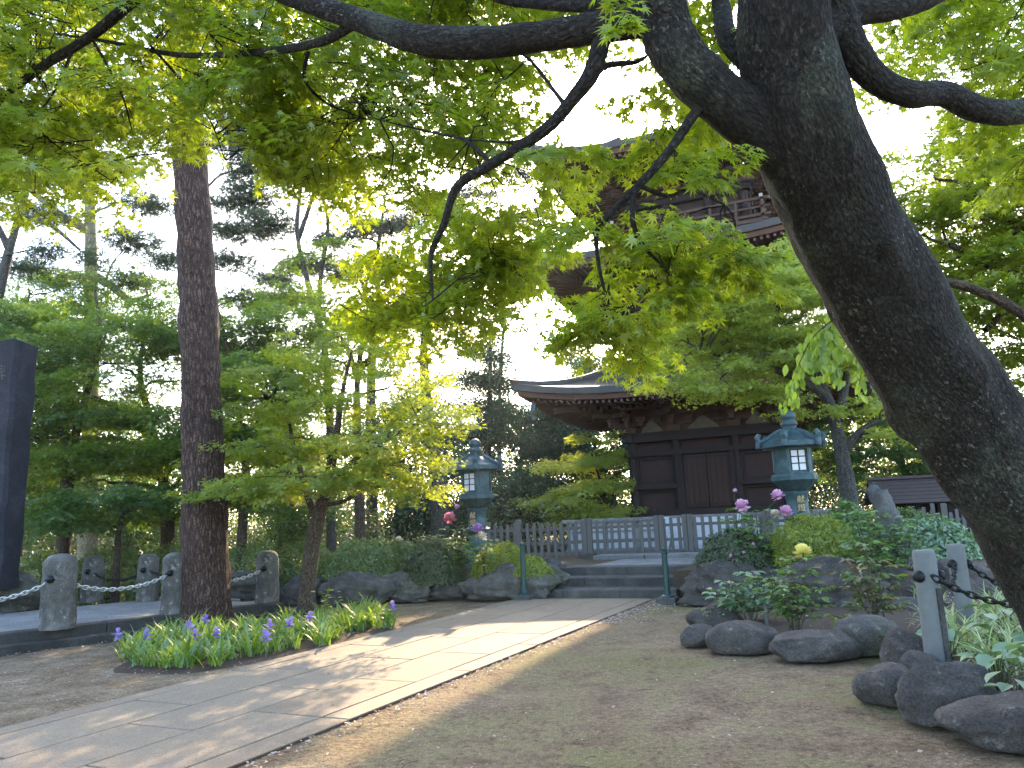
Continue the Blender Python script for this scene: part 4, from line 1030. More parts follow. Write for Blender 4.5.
def tree(name, label, base, trunks, clumps, style, leafmat, bark, leaf=0.07, group=None, limb_r=0.05, seed=1, keep=0.6, spray_scale=1.3, sides=14, rough=0.10, tmpl=None, twigs=1, dens=1.0):
    """trunks: list of (points, radii), world; clumps: (centre, (rx,ry,rz), count)"""
    r = np.random.default_rng(seed); base = np.asarray(tuple(base), float)
    t = thing(name, tuple(base), label, 'tree', 0, group); W = Wood(); nodes = []
    for pts, rad in trunks:
        sp = spline([tuple(p) for p in pts], 8); rr = np.interp(np.linspace(0, 1, len(sp)), np.linspace(0, 1, len(rad)), rad)
        W.tube(sp, rr, sides, rough, 2.2); nodes += [(p, q) for p, q in zip(sp, rr)][len(sp) // 6:]
    NP = np.array([n[0] for n in nodes]); NR = np.array([n[1] for n in nodes])
    lv = Leaves(); axis = np.asarray(trunks[0][0][-1], float)
    for c, rad, cnt in clumps:
        c = np.asarray(tuple(c), float); rad = np.asarray(rad, float)
        dist = np.linalg.norm((NP - c) * [1, 1, 1.0], axis=1) + 1.2 * np.maximum(0, NP[:, 2] - c[2] + 0.2); k = int(np.argmin(dist))
        L = np.linalg.norm(NP[k] - c); r0 = min(NR[k] * 0.6, limb_r * (0.4 + 0.25 * L))
        limb = spline(connect(NP[k], c, r, 0.10), 3); W.tube(limb, np.linspace(r0, r0 * 0.3, len(limb)), 7)
        ln = limb[len(limb) // 3:]
        outward = math.atan2(c[1] - NP[k][1], c[0] - NP[k][0])
        for _ in range(max(1, int(cnt * dens + r.random()))):
            q = r.normal(size=3); q /= np.linalg.norm(q); p = c + q * rad * r.random() ** 0.45
            j = int(np.argmin(np.linalg.norm(ln - p, axis=1)))
            if style == 'maple':
                d = p - ln[j]; yaw = math.atan2(d[1], d[0]) + r.normal(0, 0.5)
                place_spray(lv, W, p, yaw, 0.10 + r.normal(0, 0.12), r.normal(0, 0.18), spray_scale * r.uniform(0.75, 1.2), leaf, keep, 0)
                if twigs and r.random() < 0.55: tw = connect(ln[j], p, r, 0.05, 3); W.tube(tw, np.linspace(r0 * 0.3, 0.004, len(tw)), 4)
            elif style == 'pine':
                k_ = int(9 * spray_scale); o = r.normal(0, 0.16 * spray_scale, (k_, 3)) * [1, 1, 0.45]
                dd = unit(r.normal(size=(k_, 3)) * [1, 1, 0.5] + [0, 0, 0.35]); lv.add(p + o, dd, r.normal(size=(k_, 3)), leaf * r.uniform(0.7, 1.15, k_), np.clip(r.random() * 0.6 + r.random(k_) * 0.4, 0, 1))
                if twigs and r.random() < 0.5: tw = connect(ln[j], p, r, -0.05, 3); W.tube(tw, np.linspace(r0 * 0.3, 0.006, len(tw)), 4)
            else:
                k_ = int(34 * spray_scale); o = r.normal(size=(k_, 3)); o = unit(o) * (r.random((k_, 1)) ** 0.4) * [0.46, 0.46, 0.32]
                dd = unit(o * [1, 1, 0.6] + r.normal(0, 0.25, (k_, 3)) + [0, 0, -0.12]); nn = unit(o * 0.8 + [0, 0, 0.5] + r.normal(0, 0.35, (k_, 3)))
                lv.add(p + o * 1.0, dd, nn, leaf * r.uniform(0.65, 1.2, k_), np.clip(r.random() * 0.6 + r.random(k_) * 0.4, 0, 1))
                if twigs and r.random() < 0.3: tw = connect(ln[j], p, r, 0.05, 3); W.tube(tw, np.linspace(r0 * 0.3, 0.006, len(tw)), 4)
    W.build('trunk', M_[bark], t, base)
    if lv.p: lv.build('crown', tmpl or (L5 if style == 'maple' else LN if style == 'pine' else LR), M_[leafmat], t, base)
    return t

# ------------------------------------------------------------------ the leaning maple overhead
def pp(lst): return [P(*q) for q in lst]
def big_maple():
    tr = pp([(1212, 860, 4.75), (1140, 720, 4.6), (1074, 590, 4.35), (1000, 470, 4.05), (916, 350, 3.7), (851, 240, 3.35), (807, 130, 3.0), (789, 60, 2.86), (786, 0, 2.75), (792, -90, 2.65), (800, -220, 2.6)])
    base = np.array([tr[0].x, tr[0].y, 0.0]); tr[0].z = -0.1
    t = thing('maple_tree', tuple(base), 'huge leaning maple with dark scaly bark and long limbs arching over the whole scene', 'tree'); W = Wood()
    sp = spline(tr, 14); rr = np.interp(np.linspace(0, 1, len(sp)), [0, .1, .2, .3, .4, .5, .6, .7, .8, .9, 1], [0.60, 0.42, 0.33, 0.282, 0.255, 0.238, 0.212, 0.188, 0.172, 0.155, 0.12])
    W.tube(sp, rr, 120, 0.10, 2.6, 0.035, [(4.0, 2.3, .14, .25), (5.0, 3.1, .10, .2), (3.6, 1.7, .10, -.2), (4.6, 3.9, .12, .22), (3.0, 2.9, .09, .2)])
    LB = {}
    def limb(key, pts, rad, n=20, rough=0.10):
        s = spline(pp(pts), 8); r_ = np.interp(np.linspace(0, 1, len(s)), np.linspace(0, 1, len(rad)), rad); W.tube(s, r_, n, rough, 5.0); LB[key] = s
    limb('A', [(828, 205, 3.24), (772, 140, 3.0), (719, 95, 2.87), (684, 62, 2.83), (664, 20, 2.8), (650, -30, 2.75), (618, -130, 2.75), (540, -260, 2.9)], [0.12, 0.122, 0.105, 0.10, 0.105, 0.105, 0.095, 0.07], 40)
    limb('A2', [(672, 18, 2.8), (640, 20, 2.83), (600, 27, 2.9), (540, 37, 3.0), (465, 43, 3.1), (412, 38, 3.2), (360, 20, 3.35), (290, -4, 3.5), (210, -40, 3.8), (120, -80, 4.2)], [0.09, 0.072, 0.066, 0.062, 0.072, 0.066, 0.056, 0.05, 0.045, 0.03], 24)
    limb('A3', [(655, 5, 2.78), (600, 5, 2.9), (545, 3, 3.1), (490, -6, 3.3), (430, -40, 3.5)], [0.05, 0.035, 0.03, 0.026, 0.02], 12)
    limb('B', [(603, 35, 2.9), (592, 72, 2.93), (575, 96, 2.95), (545, 130, 3.0), (492, 164, 3.1), (458, 186, 3.15), (444, 224, 3.2), (431, 257, 3.3), (433, 300, 3.4)], [0.04, 0.035, 0.03, 0.025, 0.023, 0.02, 0.016, 0.012, 0.005], 12)
    limb('B2', [(585, 85, 2.94), (606, 66, 2.95), (636, 62, 3.0), (652, 52, 3.05)], [0.016, 0.013, 0.01, 0.004], 8)
    limb('B3', [(565, 105, 2.96), (555, 92, 3.05), (530, 60, 3.2), (510, 50, 3.3)], [0.012, 0.009, 0.007, 0.003], 7)
    limb('B4', [(552, 124, 3.0), (535, 135, 3.1), (510, 142, 3.25), (470, 140, 3.4)], [0.011, 0.009, 0.007, 0.003], 7)
    limb('B5', [(492, 164, 3.1), (465, 140, 3.2), (430, 132, 3.3), (380, 120, 3.5)], [0.010, 0.008, 0.006, 0.003], 7)
    limb('C', [(716, 92, 2.88), (696, 112, 2.86), (670, 150, 2.84), (640, 184, 2.85), (610, 214, 2.88), (597, 232, 2.9), (600, 272, 2.95), (614, 322, 3.0)], [0.026, 0.021, 0.019, 0.017, 0.014, 0.011, 0.008, 0.003], 10)
    limb('C2', [(634, 190, 2.85), (633, 222, 2.85), (645, 248, 2.9), (668, 270, 2.95)], [0.012, 0.01, 0.008, 0.004], 8)
    limb('C3', [(640, 186, 2.85), (668, 196, 2.9), (690, 190, 3.0), (725, 205, 3.1)], [0.010, 0.008, 0.006, 0.003], 7)
    limb('D', [(806, -30, 2.78), (832, 8, 2.82), (856, 56, 2.88), (882, 83, 2.94), (912, 94, 3.0), (944, 94, 3.1), (985, 111, 3.2), (1040, 109, 3.3), (1150, 80, 3.6), (1280, 60, 4)], [0.10, 0.08, 0.066, 0.058, 0.055, 0.056, 0.058, 0.055, 0.045, 0.03], 20)
    limb('D2', [(805, 40, 2.82), (850, 14, 2.84), (900, 6, 2.9), (950, -15, 3.0), (1060, -90, 3.3)], [0.10, 0.06, 0.05, 0.045, 0.03], 16)
    limb('S', [(760, 75, 3.05), (728, 38, 3.15), (722, 10, 3.3), (712, -40, 3.5)], [0.05, 0.05, 0.045, 0.035], 12)
    limb('E', [(200, -45, 3.85), (145, -8, 4.1), (88, 38, 4.3), (40, 68, 4.4), (0, 100, 4.5), (-80, 160, 4.7)], [0.04, 0.034, 0.03, 0.026, 0.022, 0.012], 10)
    limb('F', [(360, 20, 3.35), (320, 42, 3.6), (260, 52, 4.0), (180, 55, 4.4), (110, 42, 4.7), (30, 30, 5)], [0.028, 0.024, 0.02, 0.017, 0.012, 0.006], 10)
    limb('G', [(150, 45, 4.5), (185, 85, 4.6), (210, 120, 4.7), (225, 160, 4.8)], [0.010, 0.008, 0.006, 0.003], 6)
    limb('H', [(75, 45, 4.33), (55, 90, 4.4), (40, 130, 4.5), (110, 180, 4.8)], [0.010, 0.008, 0.006, 0.003], 6)
    limb('I', [(90, 35, 4.3), (120, 90, 4.4), (132, 130, 4.5)], [0.010, 0.008, 0.003], 6)
    limb('J', [(310, 44, 3.7), (305, 80, 4.0), (330, 105, 4.3), (370, 120, 4.6)], [0.012, 0.010, 0.007, 0.003], 6)
    allp = np.vstack(list(LB.values())); hi = Leaves(); lo = Leaves()
    def region(poly, y0, y1, cnt, leaf, scale, tint=(0, 1), lv=hi, yawc=math.pi * 0.75, pitch=0.12, keep=1.0, sides=3):
        xs = [q[0] for q in poly]; ys = [q[1] for q in poly]; n = 0
        while n < cnt:
            x, y = random.uniform(min(xs), max(xs)), random.uniform(min(ys), max(ys)); ins = False; j = len(poly) - 1
            for i in range(len(poly)):
                if (poly[i][1] > y) != (poly[j][1] > y) and x < (poly[j][0] - poly[i][0]) * (y - poly[i][1]) / (poly[j][1] - poly[i][1]) + poly[i][0]: ins = not ins
                j = i
            if not ins: continue
            n += 1; p = np.array(P(x, y, random.uniform(y0, y1)))
            k = int(np.argmin(np.linalg.norm(allp - p, axis=1))); a = allp[k]; d = p - a; L = np.linalg.norm(d)
            yaw = math.atan2(d[1], d[0]) + RNG.normal(0, 0.5)
            st = p - 0.3 * scale * np.array([math.cos(yaw), math.sin(yaw), -0.1])
            place_spray(lv, W, st, yaw, pitch + RNG.normal(0, 0.13), RNG.normal(0, 0.22), scale * RNG.uniform(0.75, 1.15), leaf, keep, sides, random.uniform(*tint), (0.05, -0.55, 0))
            if L < 1.1 and RNG.random() < .5:
                tw = connect(a, st, RNG, 0.06, 4, 0.08); W.tube(tw, np.linspace(0.0042, 0.0022, len(tw)), 5)
    # upper left ceiling of leaves
    region([(-90, -90), (330, -90), (330, 60), (330, 150), (270, 110), (215, 105), (165, 135), (100, 150), (60, 190), (-90, 200)], 4.0, 6.2, 270, 0.056, 1.0, (0, 0.9))
    region([(300, -60), (560, -60), (530, 60), (500, 130), (470, 210), (400, 190), (340, 120), (300, 70)], 3.5, 5.6, 125, 0.053, 0.9, (0, 0.6))
    region([(-60, 110), (120, 100), (180, 160), (130, 200), (40, 190), (-60, 230)], 4.6, 6.5, 34, 0.054, 0.9, (0.1, 0.9), keep=0.9)
    region([(250, 110), (330, 110), (360, 190), (330, 200), (280, 170)], 4.6, 6.2, 30, 0.052, 0.85, (0.2, 0.9))
    region([(355, 250), (440, 235), (520, 250), (515, 300), (450, 330), (380, 325), (350, 320)], 4.2, 6.0, 58, 0.05, 0.75, (0.6, 1.0))
    region([(430, 210), (560, 180), (570, 250), (500, 260), (440, 250)], 3.4, 4.8, 15, 0.05, 0.7, (0.4, 1.0))
    # along the hanging branch before the pagoda
    kw = dict(pitch=0.28, keep=0.62)
    region([(640, 120), (690, 115), (740, 150), (735, 190), (690, 185), (650, 165)], 2.75, 3.2, 5, 0.047, 0.5, (0.0, 0.7), **kw)
    region([(560, 195), (640, 180), (650, 250), (600, 260), (565, 240)], 2.75, 3.2, 7, 0.046, 0.48, (0.2, 0.9), **kw)
    region([(640, 215), (700, 200), (745, 225), (750, 260), (690, 285), (640, 270)], 2.8, 3.3, 8, 0.046, 0.5, (0.1, 0.7), **kw)
    region([(650, 280), (700, 270), (690, 320), (660, 320)], 2.85, 3.2, 4, 0.046, 0.42, (0.1, 0.6), **kw)
    region([(550, 285), (600, 265), (650, 310), (645, 350), (590, 360), (560, 325)], 2.95, 3.5, 12, 0.046, 0.5, (0.6, 1.0), **kw)
    region([(535, 135), (600, 125), (610, 160), (545, 170)], 2.9, 3.3, 4, 0.046, 0.45, (0.2, 0.8), **kw)
    region([(735, 245), (770, 230), (775, 290), (740, 290)], 3.0, 3.3, 3, 0.046, 0.45, (0.3, 0.8), **kw)
    # top, between and right of the trunk
    region([(440, -80), (740, -80), (700, 15), (590, 45), (520, 15), (440, 0)], 3.2, 4.8, 30, 0.055, 0.9, (0.1, 0.9))
    region([(560, 0), (640, 0), (640, 40), (600, 40)], 2.3, 2.6, 2, 0.05, 0.35, (0.7, 1), keep=0.35)
    region([(655, 60), (720, 40), (750, 150), (700, 130)], 3.2, 4.0, 9, 0.055, 0.7, (0.1, 0.8))
    region([(845, -60), (1110, -60), (1110, 90), (1010, 85), (940, 75), (880, 70)], 3.6, 5.6, 62, 0.055, 0.95, (0.0, 0.7))
    region([(990, 90), (1110, 90), (1110, 200), (1010, 180), (940, 150)], 4.2, 5.8, 26, 0.055, 0.9, (0.1, 0.8))
    W.build('trunk', M_['bark_maple'], t, base)
    hi.build('crown', L7, M_['leaf_near'], t, base)
big_maple()

# ------------------------------------------------------------------ the other trees
def c_(px, py, Y, rx, ry, rz, n): return (P(px, py, Y), (rx, ry, rz), n)
def upto(px, py, Y, z=None):
    p = P(px, py, Y)
    if z is not None: p.z = z
    return p

# tall pine beside the platform
b0 = G(206, 627); 
tp = [Vector((b0.x - 0.05, b0.y, -0.1)), P(205, 596, b0.y), P(204, 480, b0.y), P(200, 350, b0.y), P(194, 220, b0.y), P(187, 120, b0.y), P(180, 0, b0.y), P(172, -150, b0.y), P(168, -420, b0.y)]
tree('pine_tree', 'tall straight pine with fissured reddish-brown bark standing at the edge of the iris bed', (b0.x, b0.y, 0), [(tp, [0.56, 0.42, 0.365, 0.335, 0.315, 0.30, 0.28, 0.25, 0.18])],
     [c_(120, -160, 13.5, 1.6, 1.6, .4, 40), c_(260, -190, 14, 1.6, 1.6, .4, 40), c_(190, -300, 14.5, 2, 2, .5, 60), c_(210, 30, 15.2, 1.0, .8, .3, 16), c_(240, -60, 14.5, 1.4, 1.4, .4, 34)],
     'pine', 'needle', 'bark_pine', 0.15, seed=2, sides=56, rough=0.13, spray_scale=1.2)
# roots
# slim lit maple in the iris bed
b1 = G(306, 619); Y = b1.y
t1 = [Vector((b1.x, Y, -0.1)), P(307, 590, Y), P(311, 555, Y), P(318, 520, Y), P(328, 480, Y - .1), P(336, 440, Y - .2), P(342, 395, Y - .1), P(352, 350, Y)]
t2 = [P(317, 522, Y), P(306, 490, Y + .2), P(296, 455, Y + .4), P(288, 415, Y + .5), P(284, 380, Y + .5)]
t3 = [P(326, 490, Y), P(350, 465, Y - .5), P(385, 440, Y - .8), P(425, 420, Y - 1.0)]
cl = []
for (x, y, dy, rx, rz, n) in ((245, 488, -.6, .75, .10, 17), (300, 478, -1.0, .9, .12, 22), (365, 478, -.8, .8, .12, 18), (400, 462, -.9, .6, .10, 13), (250, 450, .2, .8, .14, 20), (310, 440, -.3, .9, .14, 22), (375, 440, -.8, .8, .12, 20), (430, 418, -1.1, .55, .10, 14), (448, 408, -1.1, .35, .07, 7),
                          (255, 410, .4, .8, .14, 19), (320, 402, 0, .8, .14, 18), (385, 402, -.6, .7, .12, 17), (280, 372, .4, .7, .13, 15), (345, 362, -.1, .8, .13, 17), (405, 372, -.5, .5, .1, 10), (310, 340, .3, .7, .13, 12), (370, 335, 0, .6, .12, 11), (235, 470, .6, .5, .1, 8), (410, 490, -.8, .35, .07, 6)):
    cl.append(c_(x, y, Y + dy, rx, rx * 1.1, rz * 2.0, n))
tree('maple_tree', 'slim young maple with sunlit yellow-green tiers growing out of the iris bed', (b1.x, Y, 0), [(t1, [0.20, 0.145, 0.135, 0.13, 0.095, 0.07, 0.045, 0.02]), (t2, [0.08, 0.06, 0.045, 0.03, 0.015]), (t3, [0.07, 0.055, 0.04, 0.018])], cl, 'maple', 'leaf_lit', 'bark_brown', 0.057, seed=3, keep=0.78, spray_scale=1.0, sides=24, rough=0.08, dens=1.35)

def maple(label, px, Y, gz, forks, clumps, mat='leaf_maple', bark='bark_brown', leaf=0.075, keep=0.55, sc=1.5, seed=1, r=0.14, group=None, name='maple_tree', style='maple', **kw):
    b = P(px, 500, Y); base = (b.x, Y, gz)
    tr = []
    for i, f in enumerate(forks):
        pts = ([Vector((b.x, Y, gz - 0.1))] if i == 0 else []) + [P(*q) for q in f]
        k = len(pts); tr.append((pts, list(np.linspace(r if i == 0 else r * 0.55, r * 0.18, k))))
    return tree(name, label, base, tr, [c_(*q) for q in clumps], style, mat, bark, leaf, group, seed=seed, keep=keep, spray_scale=sc, **kw)

def tiers(x0, x1, y0, y1, Y0, Y1, n, rx, rz, cnt, seed):
    r = np.random.default_rng(seed); out = []
    for i in range(n):
        out.append((r.uniform(x0, x1), y0 + (y1 - y0) * (i + r.random()) / n, r.uniform(Y0, Y1), rx * r.uniform(.7, 1.2), rx, rz, cnt))
    return out
# left maples behind the bollards
maple('broad green maple with layered boughs sweeping low behind the back-row bollards', 168, 20.5, 0, [[(168, 520, 20.5), (163, 480, 20.5), (150, 420, 20.5), (140, 370, 20.3), (150, 310, 20.2)], [(163, 480, 20.5), (185, 440, 20.2), (215, 400, 20)], [(155, 440, 20.5), (110, 405, 20.3), (70, 390, 20)]],
      tiers(10, 290, 320, 520, 18.4, 21.5, 30, 1.15, .16, 17, 11), 'leaf_cool', seed=21, r=.2, dens=2.3)
maple('green maple with a thick dark bent limb beside the stone stele', 66, 19.0, 0, [[(66, 500, 19), (70, 450, 19), (58, 428, 18.8), (40, 405, 18.6), (10, 380, 18.5)], [(70, 455, 19), (85, 400, 19), (100, 340, 19), (95, 290, 19)]],
      tiers(-40, 140, 300, 470, 17.8, 20, 18, 1.05, .15, 17, 12), 'leaf_maple', seed=22, r=.19, dens=2.3)
maple('bright green maple just behind the tall pine trunk', 240, 18.5, 0, [[(243, 520, 18.5), (246, 470, 18.5), (238, 410, 18.4), (228, 350, 18.3), (215, 300, 18.3)], [(244, 450, 18.5), (270, 400, 18.5), (290, 370, 18.5)]],
      tiers(175, 300, 285, 470, 17.5, 19.4, 17, .9, .15, 16, 13), 'leaf_maple', seed=23, r=.13, dens=2.3)
maple('feathery pale green maple rising above the stele on the far left', 20, 24, 0, [[(20, 480, 24), (30, 400, 24), (25, 330, 24), (30, 290, 24)]],
      tiers(-60, 160, 280, 345, 22, 25, 12, 1.6, .16, 18, 14), 'leaf_maple', seed=24, r=.16, dens=2.3)
maple('low spreading maple with drooping boughs above the clipped hedge at the stele', 120, 17.6, 0, [[(118, 540, 17.6), (122, 510, 17.6), (110, 490, 17.4)], [(122, 515, 17.6), (150, 495, 17.4)]],
      [(75, 505, 17.2, .9, .7, .2, 14), (110, 490, 17.3, .9, .7, .2, 14), (60, 520, 17, .7, .6, .2, 10), (140, 500, 17.4, .7, .7, .2, 10)], 'leaf_cool', seed=25, r=.09, dens=2.3)
# pines against the sky on the left
maple('pale-trunked tall pine seen against the sky left of the big pine', 91, 25, 0, [[(91, 450, 25), (91, 350, 25), (91, 250, 25), (90, 190, 25), (92, 100, 25), (94, 0, 25), (95, -80, 25)], [(92, 275, 25), (110, 285, 24.6), (130, 300, 24.3), (150, 295, 24)], [(91, 232, 25), (60, 215, 24.8), (30, 190, 24.5), (5, 180, 24.5)]],
      [(130, 240, 24.5, 1.1, 1.1, .3, 34), (150, 205, 25, 1.0, 1, .3, 32), (45, 215, 24.5, 1.2, 1, .3, 30), (20, 270, 24.5, 1.3, 1, .3, 34), (60, 280, 25, 1.0, 1, .28, 26), (130, 280, 24.5, .9, .9, .25, 24), (165, 260, 25, .8, .8, .25, 22), (100, 170, 25, 1.4, 1, .3, 30), (60, 120, 25, 1.6, 1.4, .4, 36), (130, 110, 25, 1.5, 1.3, .4, 36)], 'needle', 'bark_pale', .17, 1, 1.25, 31, .30, None, 'pine_tree', 'pine', dens=2.0)
maple('leaning dark pine with bare crooked boughs at the far left against the sky', -12, 21, 0, [[(-10, 350, 21), (2, 280, 21), (15, 230, 21), (28, 185, 21), (35, 120, 21)], [(10, 250, 21), (-10, 215, 21), (-40, 190, 21)], [(20, 215, 21), (50, 225, 20.8), (80, 250, 20.7)]],
      [(0, 180, 21, 1.0, .9, .25, 24), (45, 165, 21, .9, .9, .25, 22), (40, 250, 20.8, .7, .7, .2, 14), (85, 258, 20.7, .6, .6, .2, 12), (-30, 230, 21, 1, .9, .3, 20)], 'needle', 'bark_grey', .16, 1, 1.2, 32, .2, None, 'pine_tree', 'pine', dens=2.0)
maple('misty grey-green pine with flat pads right behind the big pine trunk', 205, 24, 0, [[(205, 460, 24), (201, 350, 24), (195, 240, 24), (188, 150, 24), (184, 60, 24)]],
      [(245, 145, 24, 1.56, 1.20, 0.45, 72), (262, 170, 23.6, 1.43, 1.08, 0.38, 61), (250, 200, 23.8, 1.56, 1.20, 0.38, 61), (268, 225, 23.6, 1.17, 1.08, 0.33, 39), (235, 232, 24, 1.04, 0.96, 0.30, 32), (255, 120, 24, 1.82, 1.20, 0.45, 72), (232, 262, 24, 0.91, 0.84, 0.30, 25), (250, 300, 24, 1.17, 0.96, 0.38, 36)], 'needle', 'bark_grey', .17, 1, 1.25, 33, .22, None, 'pine_tree', 'pine', dens=2.0)
maple('dark pine with heavy cloud-like pads behind the slender sky-lit tree', 372, 31, 0, [[(372, 480, 31), (371, 400, 31), (373, 340, 31), (380, 310, 31), (376, 270, 31), (380, 235, 31), (385, 200, 31)], [(374, 330, 31), (350, 322, 31), (320, 320, 31)], [(378, 300, 31), (405, 285, 31), (430, 275, 31)]],
      [(355, 322, 31, 1.3, 1, .35, 40), (400, 320, 31, 1.4, 1, .35, 44), (300, 265, 31, 1.2, 1, .35, 34), (275, 280, 31, 1.0, 1, .35, 28), (340, 272, 31, 1.3, 1, .4, 40), (385, 262, 31, 1.3, 1, .4, 42), (372, 228, 31, 1.3, 1, .4, 44), (405, 225, 31, 1.2, 1, .35, 36), (430, 205, 31, 1.3, 1, .3, 36), (330, 240, 31, 1.0, 1, .3, 24), (295, 300, 31, 1.1, 1, .3, 26), (425, 300, 31, 1.2, 1, .35, 34), (450, 215, 32, 1.4, 1, .3, 34), (265, 312, 31, 1, 1, .3, 24)], 'needle', 'bark_grey', .19, 1, 1.5, 34, .26, None, 'pine_tree', 'pine', dens=2.0)
maple('faint pine whose pads show against the white sky left of the upper pagoda roof', 500, 42, 0, [[(500, 480, 42), (500, 380, 42), (505, 300, 42), (500, 220, 42), (505, 180, 42)]],
      [(470, 195, 42, 1.8, 1.2, .4, 44), (520, 175, 42, 1.6, 1.2, .35, 38), (500, 225, 42, 2.0, 1.2, .4, 44), (470, 245, 42, 1.5, 1.2, .4, 36), (535, 215, 42, 1.4, 1, .3, 30)], 'needle', 'bark_grey', .2, 1, 1.5, 35, .15, None, 'pine_tree', 'pine', dens=2.0)
# slender tree reaching into the sky
maple('slender forked tree with sparse green leaves silhouetted on the white sky', 331, 21, 0, [[(331, 520, 21), (330, 430, 21), (326, 360, 21), (318, 318, 21), (306, 275, 21), (297, 232, 21), (301, 185, 21), (303, 140, 21), (306, 90, 21)], [(298, 240, 21), (310, 205, 20.8), (320, 170, 20.6), (318, 130, 20.5)], [(318, 318, 21), (321, 275, 21.2), (328, 225, 21.2), (322, 190, 21.2), (330, 150, 21.2)]],
      [(300, 130, 21, .7, .6, .4, 14), (325, 120, 20.6, .8, .7, .4, 18), (345, 150, 21, .7, .6, .35, 14), (330, 175, 20.8, .6, .5, .3, 10), (350, 205, 21, .6, .5, .3, 10), (340, 250, 21, .7, .5, .3, 11), (300, 255, 21, .5, .5, .3, 6), (335, 300, 21, .7, .5, .2, 9), (290, 300, 21, .6, .5, .2, 7), (270, 110, 21, .8, .7, .4, 16), (370, 110, 21, .8, .7, .4, 16), (300, 325, 21, .8, .6, .25, 10), (345, 335, 21, .8, .6, .25, 10), (310, 80, 21, 1, .8, .4, 18), (290, 170, 21, .45, .4, .25, 6)], 'leaf_maple', 'bark_grey', .085, .6, 1.1, 41, .14, None, 'slender_tree', 'maple', dens=1.3)
maple('small dark forked tree standing behind the lit maple tiers', 360, 18.5, 0, [[(360, 520, 18.5), (358, 440, 18.5), (357, 390, 18.5), (362, 345, 18.5), (370, 325, 18.5)], [(358, 380, 18.5), (348, 350, 18.5), (340, 335, 18.5)], [(359, 370, 18.5), (380, 350, 18.5), (395, 340, 18.5)]],
      [(345, 335, 18.5, .8, .8, .25, 13), (400, 345, 18.5, .8, .8, .25, 13), (375, 310, 18.5, .8, .8, .25, 13), (415, 385, 18.6, .7, .7, .25, 9)], 'leaf_lit', 'bark_brown', .07, .6, 1.2, 42, .16, dens=1.8)
# leaning dark trunk and tall cedar
maple('tall dark tree with a smooth leaning trunk left of the dark green lantern', 437, 26, TZ, [[(439, 500, 26), (436, 470, 26), (430, 430, 26), (425, 385, 26), (424, 345, 26), (428, 300, 26), (430, 250, 26)]],
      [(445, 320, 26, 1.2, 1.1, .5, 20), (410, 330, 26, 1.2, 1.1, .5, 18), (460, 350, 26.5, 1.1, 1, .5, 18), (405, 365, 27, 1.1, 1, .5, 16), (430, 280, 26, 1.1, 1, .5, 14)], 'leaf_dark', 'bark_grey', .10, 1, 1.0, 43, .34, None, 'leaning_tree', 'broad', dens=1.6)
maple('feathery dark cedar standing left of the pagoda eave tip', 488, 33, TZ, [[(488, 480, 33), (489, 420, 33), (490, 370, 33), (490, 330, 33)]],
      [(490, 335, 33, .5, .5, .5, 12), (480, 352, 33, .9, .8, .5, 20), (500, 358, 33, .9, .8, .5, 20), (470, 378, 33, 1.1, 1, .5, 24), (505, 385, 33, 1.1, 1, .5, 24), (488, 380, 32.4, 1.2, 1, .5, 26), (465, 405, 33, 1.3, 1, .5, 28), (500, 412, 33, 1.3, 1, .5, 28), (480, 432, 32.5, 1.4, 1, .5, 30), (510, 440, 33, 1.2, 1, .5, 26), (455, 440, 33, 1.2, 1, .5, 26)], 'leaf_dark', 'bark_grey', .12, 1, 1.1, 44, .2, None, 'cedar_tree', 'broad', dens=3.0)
gb_ = 'dark broadleaf trees behind the fence'
def bush_tree(label, px, Y, x0, x1, y0, y1, n, mat, seed, rx=1.3, leaf=.15, cnt=26, r=.25, dens=2.8):
    q = []; rg = np.random.default_rng(seed)
    for i in range(n):
        u = (i + .5) / n; yy = y0 + (y1 - y0) * u; wdt = (x1 - x0) / 2 * math.sin(math.pi * min(1, .22 + .6 * u)); xx = (x0 + x1) / 2 + rg.uniform(-wdt, wdt)
        q.append((xx, yy, Y + rg.uniform(-1.6, 1.2), rx * rg.uniform(.7, 1.25), rx * .9, rx * .55, cnt))
    xm = (x0 + x1) / 2
    return maple(label, px, Y, TZ, [[(px, 500, Y), (px * .7 + xm * .3, 460, Y), (px * .4 + xm * .6, (y0 + y1) / 2, Y), (xm, y0 + 12, Y)]], q, mat, 'bark_grey', leaf, 1, 1.0, seed, r, None, 'broadleaf_tree', 'broad', dens=dens)
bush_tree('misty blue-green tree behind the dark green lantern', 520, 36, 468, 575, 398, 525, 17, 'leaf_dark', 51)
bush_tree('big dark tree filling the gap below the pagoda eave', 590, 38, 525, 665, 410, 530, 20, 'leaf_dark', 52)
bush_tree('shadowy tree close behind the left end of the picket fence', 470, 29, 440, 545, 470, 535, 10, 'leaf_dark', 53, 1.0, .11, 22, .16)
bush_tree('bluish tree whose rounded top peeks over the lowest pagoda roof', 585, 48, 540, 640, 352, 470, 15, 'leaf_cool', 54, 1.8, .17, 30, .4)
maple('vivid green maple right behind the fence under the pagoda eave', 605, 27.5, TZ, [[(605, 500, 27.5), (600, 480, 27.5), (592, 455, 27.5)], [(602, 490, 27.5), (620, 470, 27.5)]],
      [(575, 462, 27.2, 1.1, .9, .2, 20), (605, 455, 27.6, 1.0, .9, .2, 18), (590, 485, 27, 1.1, .9, .2, 22), (615, 480, 27.4, .9, .9, .2, 18), (560, 498, 27, 1.0, .8, .2, 18), (605, 508, 27, 1.0, .8, .2, 20), (580, 515, 27, 1.0, .8, .18, 18), (600, 435, 27.6, .7, .7, .2, 10)], 'leaf_pale', 'bark_brown', .085, .6, 1.4, 55, .12, dens=1.8)
